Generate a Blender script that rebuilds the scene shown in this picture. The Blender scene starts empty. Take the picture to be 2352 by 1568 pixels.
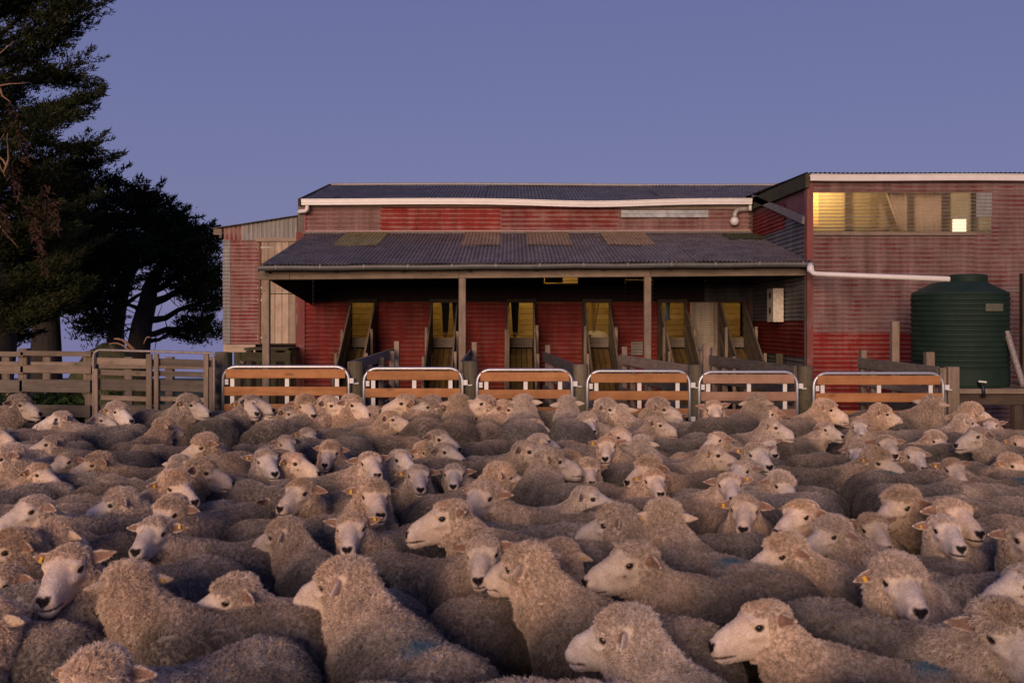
import bpy, bmesh, math, random
import numpy as np
from mathutils import Vector, Matrix

# ---------------------------------------------------------------- camera, sky, sun, exposure
F = 2287.0          # focal length in the measuring pixels (a 2352 x 1568 frame, 35 mm lens)
CX, HY = 1176.0, 742.0   # principal column and horizon row in those pixels
CAM_H = 1.58

scene = bpy.context.scene
cam_data = bpy.data.cameras.new('camera')
cam = bpy.data.objects.new('camera', cam_data)
scene.collection.objects.link(cam)
cam.location = (0, 0, CAM_H)
cam.rotation_euler = (math.radians(90), 0, 0)
cam_data.sensor_width = 36
cam_data.lens = 36 * F / 2352
cam_data.shift_y = -(784 - HY) / 2352
cam_data.clip_start = 0.05
cam_data.clip_end = 6000
scene.camera = cam

SUN_ELEV = math.radians(9)
SUN_SIDE = math.radians(-13)       # the glow stands behind the camera, a little to its left
world = bpy.data.worlds.new('World')
scene.world = world
world.use_nodes = True
wn = world.node_tree.nodes
wl = world.node_tree.links
bg = wn['Background']
sky = wn.new('ShaderNodeTexSky')
sky.sky_type = 'NISHITA'
sky.sun_disc = False
sky.sun_elevation = SUN_ELEV
sky.sun_rotation = math.pi - SUN_SIDE
sky.altitude = 100
sky.air_density = 1.0
sky.dust_density = 1.0
sky.ozone_density = 1.5
# light scattered more than once, which fills a dusk sky and which the sky model leaves out: an even blue dome
geo = wn.new('ShaderNodeNewGeometry')
sep = wn.new('ShaderNodeSeparateXYZ')
wl.new(geo.outputs['Incoming'], sep.inputs[0])
elev = wn.new('ShaderNodeMath'); elev.operation = 'MULTIPLY'; elev.inputs[1].default_value = -1.0
wl.new(sep.outputs['Z'], elev.inputs[0])
dome = wn.new('ShaderNodeValToRGB')
dome.color_ramp.elements[0].position = 0.0
dome.color_ramp.elements[0].color = (3.3, 3.25, 6.8, 1)
dome.color_ramp.elements[1].position = 0.55
dome.color_ramp.elements[1].color = (1.9, 2.2, 5.55, 1)
wl.new(elev.outputs[0], dome.inputs[0])
both = wn.new('ShaderNodeMix'); both.data_type = 'RGBA'; both.blend_type = 'ADD'
both.inputs[0].default_value = 0.22      # the direct twilight of the sky model on top of it
wl.new(dome.outputs[0], both.inputs[6])
wl.new(sky.outputs[0], both.inputs[7])
wl.new(both.outputs[2], bg.inputs[0])
bg.inputs[1].default_value = 0.05

sun_data = bpy.data.lights.new('sun', 'SUN')
sun_data.energy = 3.0
sun_data.angle = math.radians(28)
sun_data.color = (1.0, 0.69, 0.50)
sun = bpy.data.objects.new('sun', sun_data)
scene.collection.objects.link(sun)
sun_dir = Vector((math.sin(SUN_SIDE) * math.cos(SUN_ELEV), -math.cos(SUN_SIDE) * math.cos(SUN_ELEV), math.sin(SUN_ELEV)))
sun.rotation_euler = sun_dir.to_track_quat('Z', 'Y').to_euler()
sun.location = sun_dir * 60

scene.view_settings.view_transform = 'Standard'
scene.view_settings.look = 'None'
scene.view_settings.gamma = 1
scene.view_settings.exposure = 0.0
scene.view_settings.use_curve_mapping = False

random.seed(7)
RNG = np.random.default_rng(7)
C = scene.collection
# ---------------------------------------------------------------- helpers
def P(x, y, d):
    """pixel of the 2352-wide frame at distance d -> point"""
    return Vector(((x - CX) * d / F, d, CAM_H - (y - HY) * d / F))

def PX(x, d):
    return (x - CX) * d / F

def PZ(y, d):
    return CAM_H - (y - HY) * d / F

WLOC = {}

def tag(o, label=None, cat=None, group=None, kind=None):
    if label: o['label'] = label
    if cat: o['category'] = cat
    if group: o['group'] = group
    if kind: o['kind'] = kind
    return o

def thing(name, loc, label, cat, group=None):
    o = bpy.data.objects.new(name, None)
    o.empty_display_size = 0.2
    C.objects.link(o)
    o.location = loc
    WLOC[o] = Vector(loc)
    return tag(o, label, cat, group)

class MB:
    """collects geometry in world coordinates; build() links it as one mesh object"""
    def __init__(s):
        s.v, s.f, s.a = [], [], {}
        s.uv = None
    def add(s, verts, faces):
        b = len(s.v)
        s.v.extend([tuple(p) for p in verts])
        s.f.extend([tuple(i + b for i in f) for f in faces])
        return s
    def box(s, x0, x1, y0, y1, z0, z1):
        v = [(x0, y0, z0), (x1, y0, z0), (x1, y1, z0), (x0, y1, z0), (x0, y0, z1), (x1, y0, z1), (x1, y1, z1), (x0, y1, z1)]
        return s.add(v, [(0, 3, 2, 1), (4, 5, 6, 7), (0, 1, 5, 4), (1, 2, 6, 5), (2, 3, 7, 6), (3, 0, 4, 7)])
    def bar(s, a, b, w, h, up=(0, 0, 1), ch=0.0):
        """a board from a to b, w wide across, h high along up; ch chamfers its long edges"""
        a, b, up = Vector(a), Vector(b), Vector(up)
        d = (b - a).normalized()
        side = d.cross(up)
        if side.length < 1e-6:
            side = d.cross(Vector((1, 0, 0)))
        side.normalize()
        u = side.cross(d).normalized()
        if ch <= 0:
            prof = [(-w/2, -h/2), (w/2, -h/2), (w/2, h/2), (-w/2, h/2)]
        else:
            c = ch
            prof = [(-w/2+c, -h/2), (w/2-c, -h/2), (w/2, -h/2+c), (w/2, h/2-c), (w/2-c, h/2), (-w/2+c, h/2), (-w/2, h/2-c), (-w/2, -h/2+c)]
        n = len(prof)
        vs = [p + side * i + u * j for p in (a, b) for i, j in prof]
        fs = [tuple((k, (k + 1) % n, n + (k + 1) % n, n + k)) for k in range(n)]
        fs += [tuple(reversed(range(n))), tuple(range(n, 2 * n))]
        return s.add(vs, fs)
    def tube(s, pts, r, n=8, cap=True):
        pts = [Vector(p) for p in pts]
        rr = r if isinstance(r, (list, tuple)) else [r] * len(pts)
        b = len(s.v)
        ref = None
        vs = []
        for i, p in enumerate(pts):
            t = (pts[min(i + 1, len(pts) - 1)] - pts[max(i - 1, 0)])
            if t.length < 1e-9: t = Vector((0, 0, 1))
            t.normalize()
            if ref is None:
                ref = Vector((0, 0, 1)) if abs(t.z) < 0.9 else Vector((0, 1, 0))
            e1 = ref - t * ref.dot(t)
            e1.normalize()
            e2 = t.cross(e1)
            ref = e1
            for k in range(n):
                a = 2 * math.pi * k / n
                vs.append(p + (e1 * math.cos(a) + e2 * math.sin(a)) * rr[i])
        fs = []
        for i in range(len(pts) - 1):
            for k in range(n):
                fs.append((i*n + k, i*n + (k+1) % n, (i+1)*n + (k+1) % n, (i+1)*n + k))
        if cap:
            fs.append(tuple(reversed(range(n))))
            fs.append(tuple(range((len(pts)-1)*n, len(pts)*n)))
        return s.add(vs, fs)
    def lathe(s, prof, c, n=32):
        """prof: (radius, z) from bottom to top round the vertical axis through c"""
        vs, fs = [], []
        for r, z in prof:
            for k in range(n):
                a = 2*math.pi*k/n
                vs.append((c[0] + r*math.cos(a), c[1] + r*math.sin(a), z))
        for i in range(len(prof) - 1):
            for k in range(n):
                fs.append((i*n + k, i*n + (k+1) % n, (i+1)*n + (k+1) % n, (i+1)*n + k))
        fs.append(tuple(reversed(range(n))))
        fs.append(tuple(range((len(prof)-1)*n, len(prof)*n)))
        return s.add(vs, fs)
    def build(s, name, mat, parent=None, smooth=False, loc=None, attr=None):
        me = bpy.data.meshes.new(name)
        off = WLOC.get(parent, Vector((0, 0, 0))) if parent else (Vector(loc) if loc else Vector((0, 0, 0)))
        vs = [(p[0]-off[0], p[1]-off[1], p[2]-off[2]) for p in s.v]
        me.from_pydata(vs, [], s.f)
        if attr:
            for k, vals in attr.items():
                a = me.attributes.new(k, 'FLOAT', 'POINT')
                a.data.foreach_set('value', np.asarray(vals, dtype=np.float32))
        if smooth:
            me.polygons.foreach_set('use_smooth', [True] * len(me.polygons))
        me.update()
        o = bpy.data.objects.new(name, me)
        C.objects.link(o)
        if mat: me.materials.append(mat)
        if parent:
            o.parent = parent
            WLOC[o] = off.copy()
        else:
            o.location = off
            WLOC[o] = off.copy()
        return o

def wob(x, y, s=0.0):
    return math.sin(x*1.7 + s) * math.cos(y*2.3 + s*1.3) + 0.5*math.sin(x*4.1 + y*3.3 + s*2.1)

def corr(name, mat, parent, o, u, v, nrm, pitch=0.063, amp=0.0105, dent=0.003, seed=0.0, clip=None, useg=0.35, phase=0.0):
    """a corrugated sheet: corner o, u along the flutes, v across them, nrm outward.
    clip(s, t) -> (t0, t1) lets the sheet be cut (s in 0..1 along u, heights along v)"""
    o, u, v, nrm = Vector(o), Vector(u), Vector(v), Vector(nrm).normalized()
    L, W = u.length, v.length
    nu = max(1, int(L / useg))
    nv = max(4, int(round(W / pitch * 6)))
    un, vn = u / L, v / W
    m = MB()
    ridge = []
    for i in range(nu + 1):
        for j in range(nv + 1):
            s_, t_ = i / nu, j / nv
            if clip:
                lo, hi = clip(s_)
                t_ = lo + (hi - lo) * t_
            a = 2 * math.pi * (W * t_) / pitch + phase
            h = amp * math.sin(a) + dent * wob(L*s_*1.3 + seed*3, W*t_*2.1, seed)
            m.v.append(tuple(o + un*(L*s_) + vn*(W*t_) + nrm*h))
            ridge.append(0.5 + 0.5*math.sin(a))
    flip = un.cross(vn).dot(nrm) < 0
    for i in range(nu):
        for j in range(nv):
            q = (i*(nv+1)+j, (i+1)*(nv+1)+j, (i+1)*(nv+1)+j+1, i*(nv+1)+j+1)
            m.f.append(tuple(reversed(q)) if flip else q)
    return m.build(name, mat, parent, smooth=True, attr={'ridge': ridge})

# ---------------------------------------------------------------- materials
class NT:
    def __init__(s, name):
        s.m = bpy.data.materials.new(name)
        s.m.use_nodes = True
        s.t = s.m.node_tree
        s.b = s.t.nodes['Principled BSDF']
        s.out = s.t.nodes['Material Output']
    def n(s, typ, **kw):
        o = s.t.nodes.new(typ)
        for k, v in kw.items():
            setattr(o, k, v)
        return o
    def l(s, a, b):
        s.t.links.new(a, b)
    def coord(s, scale=(1, 1, 1), kind='Object'):
        tc = s.n('ShaderNodeTexCoord')
        mp = s.n('ShaderNodeMapping')
        mp.inputs['Scale'].default_value = scale
        s.l(tc.outputs[kind], mp.inputs['Vector'])
        return mp.outputs[0]
    def noise(s, vec, scale, detail=4, rough=0.6, dist=0.0):
        o = s.n('ShaderNodeTexNoise')
        o.inputs['Scale'].default_value = scale
        o.inputs['Detail'].default_value = detail
        o.inputs['Roughness'].default_value = rough
        o.inputs['Distortion'].default_value = dist
        s.l(vec, o.inputs['Vector'])
        return o.outputs['Fac']
    def ramp(s, fac, a, b, ca=(0, 0, 0), cb=(1, 1, 1)):
        r = s.n('ShaderNodeValToRGB')
        e = r.color_ramp.elements
        e[0].position, e[1].position = a, b
        e[0].color = (*ca, 1)
        e[1].color = (*cb, 1)
        s.l(fac, r.inputs[0])
        return r.outputs[0]
    def mix(s, fac, a, b, mode='MIX'):
        o = s.n('ShaderNodeMix', data_type='RGBA', blend_type=mode)
        for sock, val in ((o.inputs[0], fac), (o.inputs[6], a), (o.inputs[7], b)):
            if isinstance(val, (int, float)):
                sock.default_value = val
            elif isinstance(val, tuple):
                sock.default_value = (*val, 1)
            else:
                s.l(val, sock)
        return o.outputs[2]
    def math(s, op, a, b=0.0, c=0.0):
        o = s.n('ShaderNodeMath', operation=op)
        for i, val in enumerate((a, b, c)):
            if isinstance(val, (int, float)): o.inputs[i].default_value = val
            else: s.l(val, o.inputs[i])
        return o.outputs[0]
    def attr(s, name, kind='GEOMETRY'):
        o = s.n('ShaderNodeAttribute', attribute_name=name, attribute_type=kind)
        return o
    def rnd(s):
        return s.n('ShaderNodeObjectInfo').outputs['Random']
    def bump(s, h, strength=0.3, dist=0.01):
        o = s.n('ShaderNodeBump')
        o.inputs['Strength'].default_value = strength
        o.inputs['Distance'].default_value = dist
        s.l(h, o.inputs['Height'])
        s.l(o.outputs[0], s.b.inputs['Normal'])
    def col(s, c):
        if isinstance(c, tuple): s.b.inputs['Base Color'].default_value = (*c, 1)
        else: s.l(c, s.b.inputs['Base Color'])
        return s
    def set(s, **kw):
        for k, v in kw.items():
            s.b.inputs[k.replace('_', ' ')].default_value = v
        return s

def vary(t, c, lo=0.75, hi=1.2):
    """scale a colour by the object's own random number"""
    k = t.math('MULTIPLY_ADD', t.rnd(), hi - lo, lo)
    o = t.n('ShaderNodeVectorMath', operation='SCALE')
    t.l(c, o.inputs[0])
    t.l(k, o.inputs['Scale'])
    return o.outputs[0]

def iron_mat(name, paint, faded, zinc, worn=0.5, bare=0.3, axis=0, rough=0.62, streak=1.0, spec=0.3):
    """painted corrugated iron: worn on its crests, bare zinc in patches, rust specks"""
    t = NT(name)
    sc = [1.0, 1.0, 1.0]
    sc[axis] = 0.22
    vs = t.coord((sc[0]*1, sc[1]*1, sc[2]*1))
    v1 = t.coord()
    ridge = t.attr('ridge').outputs['Fac']
    n1 = t.noise(vs, 9.0 * streak, 5, 0.65)
    n2 = t.noise(v1, 2.3, 5, 0.7, 0.6)
    n3 = t.noise(v1, 38.0, 3, 0.7)
    w = t.math('ADD', t.math('MULTIPLY', ridge, 0.48), t.math('MULTIPLY', n1, 0.75))
    w = t.math('ADD', w, t.math('MULTIPLY', t.ramp(n2, 0.30, 0.70), 0.55))
    w = t.math('ADD', w, t.math('MULTIPLY', n3, 0.15))
    th = 1.33 - worn * 0.62
    f = t.ramp(t.math('MULTIPLY', w, 0.6), (th - 0.16) * 0.6, (th + 0.14) * 0.6)
    c = t.mix(f, paint, faded)
    nb = t.noise(vs, 4.3, 5, 0.7)
    nb = t.math('ADD', nb, t.math('MULTIPLY', ridge, 0.06))
    fb = t.ramp(nb, 0.78 - bare * 0.42, 0.86 - bare * 0.42)
    c = t.mix(fb, c, zinc)
    # drips and grime that run down the sheet
    vg = t.coord((3.0, 3.0, 0.35))
    g = t.ramp(t.noise(vg, 2.2, 4, 0.7), 0.30, 0.75, (0.50, 0.46, 0.44), (1.10, 1.09, 1.08))
    c = t.mix(1.0, c, g, 'MULTIPLY')
    r = t.ramp(t.noise(v1, 11.0, 6, 0.75), 0.66, 0.74)
    c = t.mix(t.math('MULTIPLY', r, 0.55), c, (0.16, 0.055, 0.025))
    t.col(vary(t, c, 0.9, 1.1))
    t.set(Roughness=rough, Metallic=0.0)
    t.b.inputs['Specular IOR Level'].default_value = spec
    t.bump(n1, 0.15, 0.004)
    return t.m

def wood_mat(name, base, dark, axis=0, grain=30.0, moss=0.0, rough=0.85, knots=0.35, spread=(0.72, 1.2)):
    t = NT(name)
    sc = [1.0, 1.0, 1.0]
    sc[axis] = 0.06
    vs = t.coord(tuple(sc))
    # shift the grain from board to board
    tc = t.n('ShaderNodeVectorMath', operation='ADD')
    t.l(vs, tc.inputs[0])
    cmb = t.n('ShaderNodeCombineXYZ')
    k = t.math('MULTIPLY', t.rnd(), 37.0)
    for i in range(3): t.l(k, cmb.inputs[i])
    t.l(cmb.outputs[0], tc.inputs[1])
    vec = tc.outputs[0]
    n1 = t.noise(vec, grain, 5, 0.65, 0.4)
    n2 = t.noise(vec, grain * 0.18, 4, 0.6)
    n3 = t.noise(t.coord(), 5.0, 5, 0.7)
    c = t.mix(t.ramp(n1, 0.3, 0.72), dark, base)
    c = t.mix(t.math('MULTIPLY', t.ramp(n2, 0.35, 0.75), 0.45), c, tuple(x * 0.55 for x in base))
    g = t.ramp(n3, 0.3, 0.7, (0.74, 0.72, 0.70), (1.1, 1.1, 1.1))
    c = t.mix(1.0, c, g, 'MULTIPLY')
    if knots > 0:
        vk = t.n('ShaderNodeTexVoronoi', feature='F1')
        sk = [9.0, 9.0, 9.0]
        sk[axis] = 3.0
        ad = t.n('ShaderNodeVectorMath', operation='ADD')
        t.l(t.coord(tuple(sk)), ad.inputs[0])
        t.l(cmb.outputs[0], ad.inputs[1])
        t.l(ad.outputs[0], vk.inputs['Vector'])
        vk.inputs['Scale'].default_value = 1.0
        kk = t.ramp(vk.outputs['Distance'], 0.10, 0.19, (1, 1, 1), (0, 0, 0))
        c = t.mix(t.math('MULTIPLY', kk, knots), c, tuple(x * 0.28 for x in base))
    if moss > 0:
        nm = t.noise(t.coord(), 7.0, 6, 0.75)
        c = t.mix(t.math('MULTIPLY', t.ramp(nm, 0.62 - moss * 0.3, 0.76 - moss * 0.3), 0.8), c, (0.055, 0.075, 0.02))
    t.col(vary(t, c, *spread))
    t.set(Roughness=rough)
    t.b.inputs['Specular IOR Level'].default_value = 0.2
    t.bump(n1, 0.35, 0.004)
    return t.m

def plain_mat(name, c, rough=0.5, metal=0.0, mottled=0.15, scale=20.0, spec=0.5):
    t = NT(name)
    n = t.noise(t.coord(), scale, 5, 0.65)
    cc = t.mix(1.0, t.mix(0.0, c, c), t.ramp(n, 0.25, 0.75, (1 - mottled,) * 3, (1 + mottled * 0.6,) * 3), 'MULTIPLY')
    t.col(cc)
    t.set(Roughness=rough, Metallic=metal)
    t.b.inputs['Specular IOR Level'].default_value = spec
    return t.m

M = {}
RED, PINK, ZINC = (0.21, 0.026, 0.022), (0.32, 0.165, 0.145), (0.27, 0.26, 0.26)
M['red_main'] = iron_mat('faded red iron', RED, PINK, ZINC, 0.62, 0.12)
M['red_dull'] = iron_mat('dull pink iron', (0.19, 0.045, 0.042), (0.28, 0.165, 0.148), (0.30, 0.26, 0.24), 0.95, 0.25)
M['red_bright'] = iron_mat('bright red iron', (0.27, 0.022, 0.016), (0.36, 0.16, 0.13), ZINC, 0.42, 0.02)
M['red_low'] = iron_mat('deep red iron', (0.20, 0.016, 0.012), (0.24, 0.075, 0.06), (0.22, 0.2, 0.19), 0.30, 0.02)
M['red_wing'] = iron_mat('wing red iron', (0.19, 0.040, 0.038), (0.255, 0.165, 0.152), (0.27, 0.235, 0.225), 0.92, 0.34)
M['red_wing_low'] = iron_mat('wing bright red iron', (0.27, 0.018, 0.015), (0.33, 0.13, 0.105), ZINC, 0.42, 0.05)
M['lean_red'] = iron_mat('lean-to iron', (0.23, 0.04, 0.038), (0.33, 0.2, 0.17), (0.36, 0.33, 0.3), 0.72, 0.35)
M['zinc'] = iron_mat('weathered zinc', (0.24, 0.235, 0.23), (0.34, 0.33, 0.31), (0.30, 0.28, 0.26), 0.5, 0.3)
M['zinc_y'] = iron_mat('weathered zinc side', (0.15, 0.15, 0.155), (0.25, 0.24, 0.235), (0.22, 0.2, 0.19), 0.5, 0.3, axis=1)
M['red_side'] = iron_mat('side red iron', (0.22, 0.02, 0.018), (0.28, 0.07, 0.06), (0.2, 0.18, 0.17), 0.3, 0.05, axis=1)
M['roof'] = iron_mat('roof iron', (0.105, 0.102, 0.108), (0.19, 0.18, 0.176), (0.24, 0.215, 0.20), 0.45, 0.2, axis=1, rough=0.6, spec=0.15)
M['roof_moss'] = iron_mat('mossy skylight sheet', (0.30, 0.25, 0.085), (0.42, 0.35, 0.16), (0.32, 0.25, 0.11), 0.5, 0.2, axis=1, rough=0.8)
M['roof_tan'] = iron_mat('tan skylight sheet', (0.32, 0.21, 0.115), (0.42, 0.29, 0.18), (0.32, 0.21, 0.12), 0.5, 0.2, axis=1, rough=0.8)
M['cream_sheet'] = iron_mat('cream ribbed sheet', (0.42, 0.37, 0.29), (0.5, 0.45, 0.36), (0.35, 0.31, 0.26), 0.5, 0.1)
for ax, nm in ((0, 'x'), (1, 'y'), (2, 'z')):
    M['timber_' + nm] = wood_mat('weathered timber ' + nm, (0.37, 0.285, 0.215), (0.20, 0.15, 0.11), ax, moss=0.12)
    M['grey_' + nm] = wood_mat('grey timber ' + nm, (0.23, 0.19, 0.155), (0.12, 0.098, 0.08), ax, moss=0.15)
    M['pale_' + nm] = wood_mat('pale timber ' + nm, (0.58, 0.455, 0.345), (0.40, 0.30, 0.22), ax, moss=0.03)
    M['mossy_' + nm] = wood_mat('mossy timber ' + nm, (0.10, 0.082, 0.056), (0.05, 0.04, 0.028), ax, moss=0.5)
    M['dark_' + nm] = wood_mat('dark timber ' + nm, (0.10, 0.075, 0.058), (0.05, 0.038, 0.03), ax, moss=0.1)
M['pine'] = wood_mat('treated pine board', (0.52, 0.25, 0.105), (0.38, 0.165, 0.065), 0, grain=22, knots=0.6, spread=(0.88, 1.12))
M['pine_old'] = wood_mat('faded pine board', (0.44, 0.265, 0.18), (0.33, 0.19, 0.125), 0, grain=22, knots=0.5, spread=(0.9, 1.1))
M['inner_x'] = wood_mat('yellow lining board', (0.50, 0.36, 0.15), (0.38, 0.26, 0.10), 0, grain=18, knots=0.6, spread=(0.85, 1.1))
M['inner_z'] = wood_mat('yellow lining board z', (0.46, 0.33, 0.14), (0.34, 0.23, 0.09), 2, grain=18, knots=0.4, spread=(0.85, 1.1))
M['chute_y'] = wood_mat('chute plank', (0.24, 0.15, 0.055), (0.11, 0.07, 0.03), 1, grain=26, moss=0.15)
M['galv'] = plain_mat('galvanised pipe', (0.55, 0.55, 0.56), 0.38, 0.65, 0.2, 40)
M['strut'] = plain_mat('white painted steel', (0.72, 0.70, 0.66), 0.45, 0.0, 0.1, 30)
M['gutter_white'] = plain_mat('white gutter', (0.74, 0.70, 0.66), 0.4, 0.0, 0.12, 6)
M['gutter_grey'] = plain_mat('grey metal gutter', (0.22, 0.22, 0.215), 0.4, 0.5, 0.25, 8)
M['flash'] = plain_mat('lead flashing', (0.20, 0.19, 0.19), 0.55, 0.2, 0.3, 9)
M['rust'] = plain_mat('rusty iron', (0.20, 0.085, 0.045), 0.8, 0.2, 0.4, 40)
M['red_shade'] = iron_mat('shade-darkened red iron', (0.016, 0.005, 0.0045), (0.022, 0.010, 0.009), (0.03, 0.025, 0.024), 0.3, 0.05)  # veranda shade put into the colour of the header sheets
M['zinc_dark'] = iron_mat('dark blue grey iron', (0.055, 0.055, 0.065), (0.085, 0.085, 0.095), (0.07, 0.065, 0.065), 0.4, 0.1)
M['black'] = plain_mat('black cloth', (0.012, 0.012, 0.014), 0.9, 0.0, 0.3, 30, 0.2)
# ---------------------------------------------------------------- ground
def ground_z(x, y):
    """the yard is level; beyond the shed the hill falls away"""
    d = max(0.0, y - 21.0)
    return -0.055 * d

def build_ground():
    t = NT('yard earth')
    v = t.coord()
    n1 = t.noise(v, 3.0, 6, 0.7)
    n2 = t.noise(v, 26.0, 5, 0.7)
    c = t.mix(t.ramp(n1, 0.35, 0.65), (0.055, 0.042, 0.030), (0.095, 0.075, 0.053))
    c = t.mix(t.math('MULTIPLY', t.ramp(n2, 0.45, 0.7), 0.6), c, (0.035, 0.027, 0.02))
    ngr = t.noise(v, 0.5, 5, 0.65)
    sep = t.n('ShaderNodeSeparateXYZ')
    t.l(v, sep.inputs[0])
    far = t.ramp(t.math('ADD', t.math('MULTIPLY', sep.outputs[1], 0.05), t.math('MULTIPLY', ngr, 0.3)), 0.75, 0.95)
    c = t.mix(far, c, (0.045, 0.062, 0.018))
    t.col(c).set(Roughness=0.95)
    t.bump(n2, 0.6, 0.03)
    m = MB()
    xs = [-3000, -800, -200, -60] + [-30 + i*2.5 for i in range(25)] + [60, 200, 800, 3000]
    ys = [-800, -200, -50, -20] + [-8 + i*1.5 for i in range(45)] + [80, 120, 200, 400, 900, 1800, 4000]
    for y in ys:
        for x in xs:
            z = ground_z(x, y)
            if abs(x) < 40 and -9 < y < 60:
                z += 0.015 * wob(x*0.8, y*0.7)
            m.v.append((x, y, z - 0.01))
    n = len(xs)
    for j in range(len(ys)-1):
        for i in range(n-1):
            m.f.append((j*n+i, j*n+i+1, (j+1)*n+i+1, (j+1)*n+i))
    o = m.build('ground', t.m, smooth=True)
    o['kind'] = 'structure'
build_ground()
# ---------------------------------------------------------------- the woolshed
WY = 17.0                       # main front wall
XL, XR = PX(700, WY), PX(1725, WY)
VY = 13.9                       # veranda posts
WING_X, WING_Y = 4.11, 13.85
FLOOR_Z = PZ(775, WY)

def sag(x):
    """the eave has settled a little along its length"""
    return -0.035 * math.exp(-((x - 1.4) / 1.1) ** 2) - 0.006 * math.sin(x * 1.3)

shed = thing('woolshed', (0.2, WY, 0), 'long low woolshed clad in faded red corrugated iron with an open veranda', 'shed')

OPEN = [(809, 860), (994.6, 1048.6), (1170, 1224), (1344, 1398), (1517, 1571), (1654, 1706)]
OPENX = [(PX(a, WY), PX(b, WY)) for a, b in OPEN]
OP_TOP = PZ(697, WY)

def wall_sheet(x0, x1, z0, z1, mat, seed, parent=shed, y=WY, dy=0.0, name='wall_sheet', pitch=0.076):
    return corr(name, mat, parent, (x0, y + dy, z0), (x1 - x0, 0, 0), (0, 0, z1 - z0), (0, -1, 0), seed=seed, pitch=pitch, phase=seed*1.7)

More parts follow.
